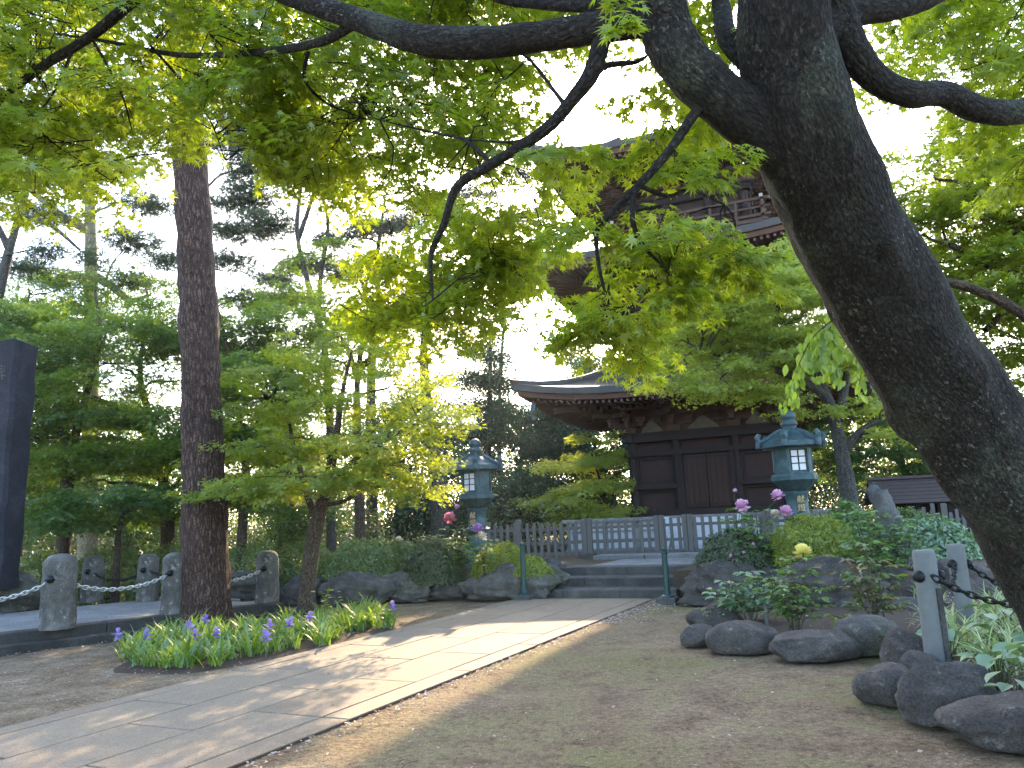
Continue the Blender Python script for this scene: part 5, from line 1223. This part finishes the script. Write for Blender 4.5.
bush_tree('dark tree between the lit maple and the leaning trunk', 400, 28, 350, 440, 395, 530, 13, 'leaf_dark', 56, 1.1, .11, 24, .2)
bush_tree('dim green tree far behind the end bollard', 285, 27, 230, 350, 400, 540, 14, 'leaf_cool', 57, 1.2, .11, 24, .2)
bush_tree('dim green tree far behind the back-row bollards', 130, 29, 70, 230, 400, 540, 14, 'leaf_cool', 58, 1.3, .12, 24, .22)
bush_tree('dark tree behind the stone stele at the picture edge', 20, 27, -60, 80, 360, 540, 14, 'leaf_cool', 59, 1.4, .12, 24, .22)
# right-hand side
maple('maple with fine pale green tiers half covering the pagoda front', 849, 17.5, TZ, [[(848, 490, 17.5), (842, 455, 17.5), (836, 425, 17.5), (826, 395, 17.4), (812, 365, 17.3), (790, 330, 17.2), (760, 295, 17)], [(845, 450, 17.5), (862, 430, 17.4), (880, 420, 17.3)], [(838, 420, 17.5), (845, 385, 17.6), (850, 340, 17.8), (845, 290, 18)], [(826, 395, 17.4), (790, 375, 17.2), (740, 360, 17), (700, 350, 16.8)]],
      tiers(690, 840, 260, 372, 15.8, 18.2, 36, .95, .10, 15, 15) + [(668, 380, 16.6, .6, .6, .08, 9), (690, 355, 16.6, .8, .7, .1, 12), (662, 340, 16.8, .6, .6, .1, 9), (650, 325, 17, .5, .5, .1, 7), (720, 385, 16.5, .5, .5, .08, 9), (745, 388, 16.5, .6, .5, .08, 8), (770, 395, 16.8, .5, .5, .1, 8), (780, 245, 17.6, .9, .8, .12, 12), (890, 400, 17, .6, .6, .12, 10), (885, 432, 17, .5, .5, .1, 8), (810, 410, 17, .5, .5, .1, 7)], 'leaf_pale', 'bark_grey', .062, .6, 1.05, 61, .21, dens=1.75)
maple('deep green maple in the shade behind the weathered stump', 905, 28, TZ, [[(905, 490, 28), (902, 460, 28), (895, 420, 28), (885, 390, 28)], [(902, 465, 28), (870, 440, 28)]],
      tiers(830, 960, 385, 485, 26.5, 29, 22, 1.3, .18, 18, 16), 'leaf_cool', 'bark_grey', .085, .55, 1.4, seed=62, r=.16, dens=2.2)
maple('bright green maple behind the leaning trunk at the right picture edge', 1130, 8.6, 0.0, [[(1125, 420, 8.6), (1095, 350, 8.5), (1060, 290, 8.4), (1040, 230, 8.4)], [(1110, 385, 8.6), (1060, 325, 8.3), (1015, 308, 8.1), (985, 330, 8.0)], [(1065, 300, 8.4), (1000, 270, 8.3), (950, 245, 8.2)], [(1050, 260, 8.4), (1000, 215, 8.2), (960, 195, 8)]],
      [(x, y, YY, rx, rx, .09, n) for (x, y, YY, rx, n) in ((905, 205, 9, .5, 9), (940, 225, 8.5, .6, 12), (985, 205, 8.2, .6, 13), (1020, 180, 8.2, .6, 13), (930, 265, 8.7, .6, 12), (980, 265, 8.4, .65, 14), (1020, 250, 8.2, .6, 13), (960, 300, 8.4, .6, 13), (1005, 300, 8.2, .6, 13), (985, 340, 8.2, .55, 11), (1020, 345, 8.2, .5, 11), (1010, 385, 8.5, .5, 9), (960, 170, 8.4, .6, 12), (1000, 140, 8.2, .6, 12), (920, 170, 9, .5, 8), (1050, 220, 8.4, .7, 12), (1050, 300, 8.4, .7, 12), (1030, 130, 8.4, .6, 10), (900, 245, 9.2, .4, 7))], 'leaf_lit', 'bark_brown', .062, .65, 1.0, 63, .16, dens=1.6)
bush_tree('tall pale green tree far behind the leaning trunk against the sky', 935, 30, 870, 1010, 120, 330, 20, 'leaf_lit', 64, 1.4, .11, 22, .3, 1.3)
bush_tree('far green tree low behind the leaning trunk at right', 1040, 26, 950, 1120, 240, 470, 16, 'leaf_lit', 65, 1.4, .11, 20, .3, 1.3)
bush_tree('yellow-lit tree glimpsed above the shed roof', 925, 34, 850, 985, 380, 500, 14, 'leaf_lit', 66, 1.3, .13, 24, .25)
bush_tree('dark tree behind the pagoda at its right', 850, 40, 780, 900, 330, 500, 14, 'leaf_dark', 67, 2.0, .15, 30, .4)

# far-off wood closing the view
def distant_woods():
    lv = Leaves(); n = 1500
    for k in range(n):
        x = RNG.uniform(-75, 75); y = 52 + RNG.uniform(-4, 9) + abs(x) * .05; h = 8.0 + 2.4 * mn.noise(Vector((x * .12, 3, 1))) + 1.5 * mn.noise(Vector((x * .4, 7, 1)))
        z = TZ - .3 + h * RNG.random() ** 1.1; m = 110; o = unit(RNG.normal(size=(m, 3))) * (RNG.random((m, 1)) ** .4) * [1.7, 1.3, 1.0]
        lv.add(o + [x, y, z], unit(o + RNG.normal(0, .4, (m, 3))), unit(o + [0, 0, .6] + RNG.normal(0, .4, (m, 3))), RNG.uniform(.2, .38, m), np.clip(RNG.random() * .6 + RNG.random(m) * .4, 0, 1))
    tag(lv.build('distant_woods', LR, M_['leaf_cool'], None, (0, 0, 0)), kind='stuff')
distant_woods()
def undergrowth():
    lv = Leaves()
    for k in range(1000):
        x = RNG.uniform(-30, 34); y = RNG.uniform(25.5, 36) + max(0, -x - 14) * .2 + (8 if x > 2 else 0); h = 1.7 + 1.1 * mn.noise(Vector((x * .35, y * .35, 2))); z = h * RNG.random() ** .8
        m = 90; o = unit(RNG.normal(size=(m, 3))) * (RNG.random((m, 1)) ** .4) * [.8, .8, .5]
        lv.add(o + [x, y, z + .1 + (TZ if x > -3 else .2)], unit(o + RNG.normal(0, .5, (m, 3))), unit(o + [0, 0, .6] + RNG.normal(0, .5, (m, 3))), RNG.uniform(.10, .18, m), np.clip(RNG.random() * .6 + RNG.random(m) * .4, 0, 1))
    tag(lv.build('undergrowth', LR, M_['leaf_shrub_dark'], None, (0, 0, 0)), kind='stuff')
undergrowth()

# weeping tree whose hanging sprays come in front of the pagoda maple
def weeping():
    base = P(1085, 560, 7.6); base.z = 0; t = thing('weeping_tree', base, 'weeping tree with large fresh drooping leaves hanging beside the leaning trunk above the lantern', 'tree'); W = Wood(); lv = Leaves()
    tr = spline([(base.x, base.y, -0.1), tuple(P(1075, 420, 7.5)), tuple(P(1040, 330, 7.3)), tuple(P(960, 285, 7.0)), tuple(P(890, 290, 6.7)), tuple(P(850, 310, 6.5))], 8)
    W.tube(tr, np.linspace(0.09, 0.012, len(tr)), 10)
    for pts in ([(870, 298, 6.6), (838, 318, 6.4), (822, 345, 6.35), (816, 372, 6.3)], [(865, 300, 6.6), (820, 330, 6.35), (800, 362, 6.3), (786, 405, 6.25)], [(860, 305, 6.6), (835, 335, 6.5), (832, 360, 6.45), (838, 378, 6.4)], [(850, 310, 6.5), (812, 338, 6.5), (798, 370, 6.5), (793, 392, 6.5)], [(875, 296, 6.6), (858, 330, 6.5), (862, 365, 6.45)], [(880, 295, 6.6), (868, 340, 6.5), (858, 390, 6.45)]):
        s = spline(pp(pts), 7); W.tube(s, np.linspace(0.009, 0.002, len(s)), 5)
        for i in range(4, len(s)):
            for k in range(3):
                d = np.array([RNG.normal(0, .45), RNG.normal(0, .35), -1.0]); lv.add([s[i] + RNG.normal(0, .035, 3)], [d], [[RNG.normal(0, .6), -1, .25]], RNG.uniform(.06, .115))
    W.build('trunk', M_['bark_brown'], t, base); lv.build('crown', LO, M_['leaf_weep'], t, base)
weeping()

# ------------------------------------------------------------------ clipped shrubs and leafy bushes
def shrub(px, py, wpx, hpx, Y, gz, label, mat, leaf=0.035, n=9000, lumps=(), name='azalea_shrub', flowers=None, group=None, cat='shrub', airy=0.10):
    g = P(px, py, Y); base = np.array([g.x, Y, gz]); t = thing(name, tuple(base), label, cat, 0, group); s = Y / FPX
    rx, rz = wpx * s / 2 * 1.04, (P(px, py - hpx, Y).z - gz); ry = rx * 0.85
    lv = Leaves(); m = int(n * 1.35); leaf = leaf * 1.35; q = unit(RNG.normal(size=(m, 3))); q[:, 2] = np.abs(q[:, 2]) * 1.0 - 0.12; q = unit(q)
    sh = 1 + np.array([0.13 * mn.fractal(Vector(a) * 2.1 + Vector((px, py, 0)), 1, 2, 3) for a in q]) + np.array([0.09 * mn.noise(Vector(a) * 6 + Vector((py, px, 0))) + 0.05 * mn.noise(Vector(a) * 13 + Vector((py, px, 5))) for a in q])
    sh *= 1 - np.abs(RNG.normal(0, airy, m)); sh *= np.where(RNG.random(m) < 0.04, 1.06, 1)
    p = base + q * sh[:, None] * [rx, ry, rz]; dd = unit(np.cross(q, RNG.normal(size=(m, 3))) + q * .35 + RNG.normal(0, .25, (m, 3))); nn = unit(q + RNG.normal(0, .6, (m, 3)))
    patch = np.array([0.5 + 0.5 * mn.noise(Vector(a) * 3.3 + Vector((px, 1, 2))) for a in q]); lv.add(p, dd, nn, leaf * RNG.uniform(.65, 1.25, m), np.clip(patch * .6 + RNG.random(m) * .5 - .05, 0, 1))
    lv.build('foliage', LR, M_[mat], t, base)
    W = Wood()
    for k in range(16):
        a = RNG.uniform(0, 6.28); e = RNG.uniform(.3, .95); tip = base + np.array([math.cos(a) * e * rx * .8, math.sin(a) * e * ry * .8, rz * .85 * math.sqrt(1 - e * e * .8)])
        tw = connect(base + RNG.normal(0, .05, 3) * [1, 1, 0], tip, RNG, 0, 4, .05); W.tube(tw, np.linspace(.018, .004, len(tw)), 5)
    W.build('stems', M_['bark_brown'], t, base)
    if flowers:
        for (fx, fy, fm, fs) in flowers:
            d = ray(fx, fy); e = np.array(d) / d.y; best = None
            for yy in np.arange(Y - ry * 1.1, Y + ry, .02):
                pt = np.array([0, 0, EYE]) + e * yy; w_ = (pt - base) / [rx, ry, rz]
                if np.linalg.norm(w_) < 1.03: best = pt; break
            if best is not None: flower(t, best - base, fs, fm, 9)
    return t
def petal_mesh(r, n, size, cup=0.5, layers=5):
    """ruffled ball of petals as a leaf list around the origin"""
    lv = []; k = n * layers
    for L in range(layers):
        for i in range(n):
            a = 2 * math.pi * (i + L * .5) / n + r.normal(0, .15); e = -0.35 + 0.36 * L + r.normal(0, .25)
            d = np.array([math.cos(a) * math.cos(e), math.sin(a) * math.cos(e), math.sin(e)]); nn = np.array([-math.cos(a) * math.sin(e), -math.sin(a) * math.sin(e), math.cos(e)])
            lv.append((d * size * .04, d, nn, size * (.62 - .02 * L) * r.uniform(.75, 1.2)))
    return lv
PET = (np.array([(0, 0, 0), (.35, -.34, .05), (.8, -.46, .16), (1, -.2, .30), (.93, 0, .22), (1, .22, .30), (.8, .46, .16), (.35, .34, .05), (.55, 0, -.02)]), np.array([(0, 1, 8), (1, 2, 8), (2, 3, 8), (3, 4, 8), (4, 5, 8), (5, 6, 8), (6, 7, 8), (7, 0, 8)]))
def flower(parent, loc, size, mat, n=9, tilt=None):
    lv = Leaves(); r = RNG; ti = rotm(r.uniform(0, 6.28), 0, 0) @ rotm(0, .5, 0) if tilt is None else tilt
    for p, d, nn, s in petal_mesh(r, n, size): lv.add([ti @ p], [ti @ d], [ti @ nn], s)
    o = lv.build('flower', PET, M_[mat], parent, (0, 0, 0)); o.location = tuple(loc); return o

gs = 'clipped shrubs of the left bed'
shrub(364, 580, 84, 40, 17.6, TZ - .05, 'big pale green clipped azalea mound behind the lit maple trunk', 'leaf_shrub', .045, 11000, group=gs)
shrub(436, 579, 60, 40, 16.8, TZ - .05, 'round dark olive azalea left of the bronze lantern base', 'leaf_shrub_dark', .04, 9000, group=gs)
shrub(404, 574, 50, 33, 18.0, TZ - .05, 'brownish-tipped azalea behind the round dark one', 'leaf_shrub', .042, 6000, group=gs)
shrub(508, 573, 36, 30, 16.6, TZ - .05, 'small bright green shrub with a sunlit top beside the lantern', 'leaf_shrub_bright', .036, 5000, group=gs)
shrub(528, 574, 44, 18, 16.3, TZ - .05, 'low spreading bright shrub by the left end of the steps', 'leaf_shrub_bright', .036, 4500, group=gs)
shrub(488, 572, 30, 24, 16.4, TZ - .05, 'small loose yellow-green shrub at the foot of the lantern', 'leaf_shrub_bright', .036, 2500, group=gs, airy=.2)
gs = 'clipped shrubs of the right bed'
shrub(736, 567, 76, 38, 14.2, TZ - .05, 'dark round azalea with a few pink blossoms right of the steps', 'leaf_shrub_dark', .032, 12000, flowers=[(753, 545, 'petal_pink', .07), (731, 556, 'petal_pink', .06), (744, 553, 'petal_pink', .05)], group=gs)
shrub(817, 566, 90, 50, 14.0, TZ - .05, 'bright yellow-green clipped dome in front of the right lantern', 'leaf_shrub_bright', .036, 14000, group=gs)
shrub(905, 545, 62, 38, 17.5, TZ - .05, 'mid green rounded shrub right of the weathered stump', 'leaf_shrub', .045, 9000, group=gs)
shrub(935, 553, 80, 36, 15.2, TZ - .05, 'low grey-green leafy mound below the shed', 'leaf_hosta', .09, 2600, group=gs, airy=.2, name='leafy_shrub')
shrub(850, 545, 46, 44, 15.6, TZ - .05, 'loose leafy bush behind the bright clipped dome', 'leaf_peony', .10, 1500, group=gs, airy=.25, name='leafy_shrub')
gs = 'clipped hedge mounds behind the bollards'
for (x, y, w_, h_, Y, lab) in ((38, 590, 90, 36, 18.0, 'hedge mound close behind the base rock and stele'), (108, 590, 96, 42, 18.6, 'hedge mound between the two back-row bollards'), (170, 588, 80, 44, 19.2, 'hedge mound just left of the big pine trunk'), (252, 588, 80, 48, 18.6, 'hedge mound behind the end bollard right of the pine'), (304, 586, 70, 46, 19.4, 'hedge mound behind the slim maple trunk')):
    shrub(x, y, w_, h_, Y, 0.0, 'shaded green ' + lab, 'leaf_shrub', .05, 8000, group=gs, name='hedge_shrub')

# ------------------------------------------------------------------ peonies
def peony(px, py, Y, gz, hgt, label, mat, stems, blooms, leafn=90, leaf=.10, spread=.3, extra=None):
    leaf *= 1.2; hgt *= 1.1
    g = P(px, py, Y); base = np.array([g.x, Y, gz]); t = thing('peony', tuple(base), label, 'flower', 0, 'peonies'); W = Wood(); lv = Leaves(); lv2 = Leaves()
    tops = []
    for k in range(stems):
        a = RNG.uniform(0, 6.28); e = spread * math.sqrt(RNG.random()); tip = base + np.array([math.cos(a) * e, math.sin(a) * e, hgt * RNG.uniform(.55, .95)]); tops.append(tip)
        tw = connect(base + RNG.normal(0, .04, 3) * [1, 1, 0], tip, RNG, 0, 5, .03); W.tube(tw, np.linspace(.011, .006, len(tw)), 6)
        for j in range(2, len(tw)):
            for q in range(4):
                aa = RNG.uniform(0, 6.28); d = np.array([math.cos(aa), math.sin(aa), .25]); L = RNG.uniform(.12, .22) * leaf / .1; st = [tw[j], tw[j] + d * L * .5, tw[j] + d * L + [0, 0, -.02]]; W.tube(np.array(st), [.004, .003, .002], 4)
                e2 = tw[j] + d * L
                for z, off in ((1.0, 0), (.85, .6), (.85, -.6), (.75, 1.15), (.75, -1.15)):
                    dd = np.array([math.cos(aa + off), math.sin(aa + off), RNG.normal(-.12, .18)]); (lv2 if extra and RNG.random() < extra[1] else lv).add([e2 - d * L * .15 * abs(off)], [dd], [np.array([0, 0, 1]) + RNG.normal(0, .3, 3)], leaf * z * RNG.uniform(.75, 1.15))
    W.build('stems', M_['stem_green'], t, base)
    if lv.p: lv.build('leaves', LO, M_[mat], t, base)
    if lv2.p: lv2.build('young_leaves', LO, M_[extra[0]], t, base)
    for (fx, fy, fm, fs) in blooms:
        p = P(fx, fy, Y + RNG.uniform(-.05, .05)); q = np.array(p); k = int(np.argmin([np.linalg.norm((q - s_)[:2]) for s_ in tops]))
        st = MB(); st.tube(connect(tops[k] - base - [0, 0, .15], q - base, RNG, .05, 5, .03), [.006] * 6, 6); st.build('flower_stalk', M_['stem_green'], t, True)
        flower(t, q - base, fs, fm, 10, rotm(RNG.uniform(0, 6.28), 0, 0) @ rotm(0, .35, 0))
    return t
peony(752, 560, 13.9, TZ, 1.05, 'tall peony with big magenta-pink blooms in front of the pagoda', 'leaf_peony', 6, [(742, 506, 'petal_pink', .19), (778, 496, 'petal_pink', .18), (786, 512, 'petal_pink', .18), (775, 514, 'petal_cream', .14), (735, 491, 'petal_pink', .07)], spread=.38)
peony(455, 572, 16.6, TZ, .95, 'tall peony with a red bloom left of the dark green lantern', 'leaf_peony', 5, [(450, 518, 'petal_red', .2), (457, 507, 'petal_pink', .1)], spread=.25)
peony(483, 568, 16.0, TZ, .7, 'peony with lilac and cream blooms in front of the lantern stem', 'leaf_peony', 4, [(477, 529, 'petal_lilac', .19), (481, 537, 'petal_cream', .18)], spread=.22)
peony(430, 570, 18.2, TZ, .75, 'leafy peony without bloom behind the dark olive azalea', 'leaf_peony', 5, [(399, 540, 'petal_cream', .14)], spread=.45)
peony(750, 622, 10.8, .05, .62, 'blue-green leafy peony without blooms at the left of the small bed', 'leaf_hosta', 6, [], leaf=.12, spread=.28)
peony(797, 634, 9.7, .05, .85, 'peony with one pale yellow bloom and bronze top leaves in the small bed', 'leaf_peony', 8, [(803, 553, 'petal_yellow', .17)], spread=.3, extra=('leaf_peony_rusty', .2))
peony(880, 636, 9.6, .05, 1.0, 'leaning peony with reddish drying leaves and dark bare stems in the small bed', 'leaf_peony', 7, [(862, 568, 'petal_cream', .08)], spread=.35, extra=('leaf_peony_rusty', .45))
peony(874, 600, 12.6, .3, 1.1, 'tall pale leafy peony in front of the weathered stump', 'leaf_peony', 9, [], leaf=.11, spread=.38)
peony(905, 592, 13.0, .4, .9, 'leafy peony right of the stump above the dark wall rocks', 'leaf_hosta', 7, [], leaf=.12, spread=.5)
st = MB()
st.box((0, 0, .13), (.035, .012, .30), ch=.004); o = st.build('plant_marker', M_['concrete']); o.location = P(766, 615, 10.4); o.location.z = .05; tag(o, 'short pale stake standing in the soil right of the blue-green peony', 'plant stake')
peony(712, 640, 10.9, .03, .25, 'tiny green sprout among the edging boulders', 'leaf_peony', 2, [], leaf=.05, spread=.12)
peony(846, 622, 9.9, .07, .16, 'low yellow-green seedling on bare soil of the small bed', 'leaf_shrub_bright', 3, [], leaf=.05, spread=.16)

# ------------------------------------------------------------------ irises
def strap(lv, base, yaw, L, w_, bend, lean, r):
    """one sword leaf as a strip -> appended to vertex lists"""
    v, f = lv; n = 7; d = np.array([math.cos(yaw), math.sin(yaw), 0]); s = np.array([-math.sin(yaw), math.cos(yaw), 0]); p = np.array(base, float); a = lean; b = len(v)
    for i in range(n + 1):
        t = i / n; ww = w_ * (1 - t ** 2.2) * (.7 + .6 * min(t * 3, 1) * .5) + .0008
        v.append(tuple(p - s * ww)); v.append(tuple(p + s * ww)); p = p + (d * math.sin(a) + np.array([0, 0, math.cos(a)])) * L / n; a += bend / n * (1.6 * t + .2)
    for i in range(n): f.append((b + 2 * i, b + 2 * i + 1, b + 2 * i + 3, b + 2 * i + 2))
    return 2 * (n + 1)
def iris_leaves(seed, n, L0):
    r = np.random.default_rng(seed); v = []; f = []; rn = []
    for k in range(n):
        k_ = strap((v, f), r.normal(0, .055, 3) * [1, 1, 0], r.uniform(0, 6.28), L0 * r.uniform(.65, 1.2), r.uniform(.011, .02), r.uniform(.8, 2.9), r.uniform(.1, .75), r); rn += [r.random()] * k_
    o = np_mesh('leaves', v, f, M_['leaf_iris'], None, True, rnd=rn); me = o.data; bpy.data.objects.remove(o); return me
IR = [iris_leaves(100 + k, 22, .38) for k in range(5)]
def iris_flower():
    lv = Leaves(); r = RNG
    for i in range(3):
        a = i * 2.094 + .3; d = np.array([math.cos(a), math.sin(a), -.35]); lv.add([(0, 0, 0)], [d], [[math.cos(a) * .3, math.sin(a) * .3, 1]], .062)
        a += 1.047; d = np.array([math.cos(a) * .45, math.sin(a) * .45, 1]); lv.add([(0, 0, 0)], [d], [[-math.cos(a), -math.sin(a), .4]], .052)
        a += .4; d = np.array([math.cos(a), math.sin(a), -.9]); lv.add([(0, 0, 0.01)], [d], [[math.cos(a), math.sin(a), .3]], .05)
    o = lv.build('flower', PET, M_['petal_violet'], None, (0, 0, 0)); me = o.data; bpy.data.objects.remove(o); return me
IF = iris_flower()
def inpoly(x, y, poly):
    ins = False; j = len(poly) - 1
    for i in range(len(poly)):
        if (poly[i][1] > y) != (poly[j][1] > y) and x < (poly[j][0] - poly[i][0]) * (y - poly[i][1]) / (poly[j][1] - poly[i][1]) + poly[i][0]: ins = not ins
        j = i
    return ins
ipoly = [(118, 664), (150, 668), (205, 668), (262, 655), (310, 648), (360, 636), (392, 630), (386, 616), (340, 616), (300, 628), (240, 630), (180, 634), (130, 650)]
irises = []
tries = 0
while len(irises) < 120 and tries < 9000:
    tries += 1; x, y = random.uniform(115, 395), random.uniform(612, 672)
    if not inpoly(x, y, ipoly): continue
    g = G(x, y, 0.03)
    if any((g - q[0]).length < .15 for q in irises): continue
    if (g - Vector((b1.x, b1.y, 0))).length < .35: continue
    irises.append((g, x, y))
for i, (g, x, y) in enumerate(irises):
    t = thing('iris_plant', g, 'clump of sword-shaped green iris leaves without flower in the bed along the path', 'plant', random.uniform(0, 6.28), 'iris clumps in the bed'); s = random.uniform(.85, 1.15); t.scale = (s, s, s)
    link('leaves', IR[i % 5], t)
for (fx, fy, lab) in ((118, 633, 'violet iris bloom leaning out at the end of the bed nearest the bare dirt'), (146, 634, 'small half-open violet iris behind the outermost bloom'), (189, 625, 'violet iris bloom just left of the pine base'), (195, 634, 'deep violet iris bloom in front of the pine base'), (205, 619, 'violet iris bloom against the pine bark'), (217, 632, 'violet iris bloom right of the pine base'), (266, 634, 'pale lilac iris bloom facing the path in mid bed'), (270, 624, 'pale pinkish iris bloom above the lilac one in mid bed'), (290, 621, 'lilac iris bloom left of the slim maple trunk'), (310, 616, 'violet iris bloom right at the slim maple trunk'), (393, 605, 'violet iris bloom at the far tip of the bed near the rocks')):
    gy = G(fx, fy + 24, .03); p = P(fx, fy, gy.y)
    t = thing('iris_plant', (p.x, p.y, 0.03), lab, 'flower', random.uniform(0, 6.28), 'iris blooms in the bed')
    b = MB(); h_ = p.z - .03; b.tube([(0, 0, 0), (.01, 0, h_ * .5), (0, 0, h_)], [.006, .005, .004], 6); b.build('stalk', M_['leaf_iris'], t, True)
    for k in range(2):
        o = link('flower', IF, t); o.location = (0.012 * k, 0, h_ - .055 * k); o.rotation_euler = (RNG.normal(0, .2), RNG.normal(0, .2), RNG.uniform(0, 6)); o.scale = (1.3 - .2 * k,) * 3
g = G(327, 622, 0.02); 
maple_s = thing('sapling', g, 'small bright green sapling beside the slim maple in the iris bed', 'plant'); lv = Leaves(); W = Wood(); W.tube(connect((0, 0, 0), (.02, 0, .5), RNG, 0, 5, .02), [.008] * 6, 6)
for k in range(60): a = RNG.uniform(0, 6.28); lv.add([[RNG.normal(0, .08), RNG.normal(0, .08), RNG.uniform(.12, .55)]], [[math.cos(a), math.sin(a), .1]], [RNG.normal(0, .4, 3) + [0, 0, 1]], .085)
W.build('stem', M_['stem_green'], maple_s, (0, 0, 0)); lv.build('leaves', LO, M_['leaf_shrub_bright'], maple_s, (0, 0, 0))

# ------------------------------------------------------------------ planter: hostas and striped grass
HL = (np.array([(0, 0, 0), (.2, -.28, .07), (.5, -.36, .10), (.8, -.22, .04), (1, 0, -.12), (.8, .22, .04), (.5, .36, .10), (.2, .28, .07), (.33, 0, -.02), (.7, 0, -.04)]), np.array([(0, 1, 8), (1, 2, 8), (2, 9, 8), (2, 3, 9), (3, 4, 9), (4, 5, 9), (5, 6, 9), (6, 8, 9), (6, 7, 8), (7, 0, 8)]))
def hosta(px, py, n, size, label):
    g = G(px, py, .1); t = thing('hosta', g, label, 'plant', 0, 'hostas in the planter'); lv = Leaves(); W = Wood()
    for k in range(n):
        a = 2 * math.pi * k / n * 1.618 * 2; e = RNG.uniform(.07, .24); h = RNG.uniform(.14, .36); d = np.array([math.cos(a), math.sin(a), 0]); p = d * e + [0, 0, h]
        W.tube(np.array([d * .02, d * e * .5 + [0, 0, h * .7], p]), [.006, .005, .004], 5); lv.add([p], [d + [0, 0, RNG.normal(-.15, .25)]], [d * -.1 + [0, 0, 1] + RNG.normal(0, .25, 3)], size * RNG.uniform(.75, 1.15))
    W.build('stems', M_['stem_green'], t, (0, 0, 0)); lv.build('leaves', HL, M_['leaf_hosta'], t, (0, 0, 0))
for a in ((950, 660, 12, .17, 'hosta with grey-green oval leaves just right of the near stone post'), (1000, 690, 14, .19, 'large hosta in the middle of the planter'), (1012, 664, 13, .18, 'hosta under the lowest end of the chain'), (1020, 712, 12, .17, 'hosta at the picture edge above the corner boulder'), (1005, 640, 12, .17, 'hosta half hidden among the striped leaves'), (1045, 690, 14, .19, 'hosta cut by the right picture edge')):
    hosta(*a)
def striped(seed):
    r = np.random.default_rng(seed); v = []; f = []; rn = []
    for k in range(46): k_ = strap((v, f), r.normal(0, .07, 3) * [1, 1, 0], r.uniform(0, 6.28), r.uniform(.28, .55), r.uniform(.007, .012), r.uniform(1.0, 2.6), r.uniform(.1, .8), r); rn += [r.random()] * k_
    o = np_mesh('leaves', v, f, M_['leaf_striped'], None, True, rnd=rn); me = o.data; bpy.data.objects.remove(o); return me
STR = [striped(200 + k) for k in range(3)]
k = 0
for (x, y) in ((945, 640), (962, 632), (980, 622), (996, 616), (1012, 612), (1028, 620), (955, 652), (975, 646), (995, 640), (1020, 645), (1040, 640), (940, 625), (1000, 672), (1030, 668), (1055, 660), (1065, 700), (925, 600), (1060, 625)):
    g = G(x, y, .1); t = thing('striped_grass', g, 'tuft of arching cream-striped grass leaves among the hostas of the right planter', 'plant', random.uniform(0, 6.28), 'striped grass tufts in the planter'); link('leaves', STR[k % 3], t); k += 1

# ------------------------------------------------------------------ litter: petals, dry leaves, twigs
def litter():
    lv = Leaves()
    def put(n, fn, smin, smax, rlo, rhi):
        p = np.array([fn() for _ in range(n)]); a = RNG.uniform(0, 6.28, n); d = np.stack([np.cos(a), np.sin(a), RNG.normal(.1, .2, n)], 1)
        lv.add(p, d, np.array([0, 0, 1]) + RNG.normal(0, .35, (n, 3)), RNG.uniform(smin, smax, n), RNG.uniform(rlo, rhi, n))
    def edge():
        q = o0 + dv * random.uniform(-.5, 10.2) ** 1.0 + rv * (abs(random.gauss(0, .10)) + .02); return (q.x, q.y, .022)
    put(900, edge, .016, .05, .3, 1)
    def far_edge():
        q = o0 + dv * random.uniform(7.0, 10.2) + rv * (abs(random.gauss(0, .28)) + .02); return (q.x, q.y, .022)
    put(520, far_edge, .02, .05, .6, 1)
    def anyg():
        q = G(random.uniform(250, 1000), random.uniform(640, 775)); return (q.x, q.y, .026)
    put(420, anyg, .012, .045, .1, 1)
    def left():
        q = G(random.uniform(0, 200), random.uniform(655, 705)); return (q.x, q.y, .026)
    put(320, left, .010, .04, .1, 1)
    def kerb():
        q = p1 + pd * random.uniform(-6, -.5) - pn * (.42 + abs(random.gauss(0, .12))); return (q.x, q.y, .026)
    put(160, kerb, .02, .06, .5, 1)
    def bed():
        q = G(random.uniform(700, 920), random.uniform(612, 655)); return (q.x, q.y, .105)
    put(240, bed, .012, .04, .0, .9)
    def ibed():
        q = G(random.uniform(120, 390), random.uniform(640, 680)); return (q.x, q.y, .06)
    put(220, ibed, .012, .04, .2, 1)
    tag(lv.build('fallen_petals', LR, M_['litter'], None, (0, 0, 0)), kind='stuff')
    m_ = MB()
    for k in range(46):
        q = G(random.uniform(260, 1000), random.uniform(640, 775)); a = random.uniform(0, 6.28); L = random.uniform(.05, .17); m_.tube([(q.x, q.y, .024), (q.x + L * .5 * math.cos(a), q.y + L * .5 * math.sin(a), .03), (q.x + L * math.cos(a + .2), q.y + L * math.sin(a + .2), .024)], [.003, .0025, .0015], 5)
    tag(m_.build('fallen_twigs', M_['bark_brown'], None, True), kind='stuff')
litter()

# ------------------------------------------------------------------ thin haze added for a bloom-like glow towards the sun
def haze():
    b = MB(); b.box((0, 300, 22.5), (1900, 1250, 47)); o = b.build('haze', None); m = bpy.data.materials.new('glow_haze'); m.use_nodes = True; t = m.node_tree; t.nodes.clear()
    out = t.nodes.new('ShaderNodeOutputMaterial'); v = t.nodes.new('ShaderNodeVolumePrincipled')
    v.inputs['Color'].default_value = (0.80, 0.90, 1.0, 1); v.inputs['Density'].default_value = 0.0003; v.inputs['Anisotropy'].default_value = 0.6
    t.links.new(v.outputs[0], out.inputs['Volume']); o.data.materials.append(m); tag(o, kind='stuff')
haze()
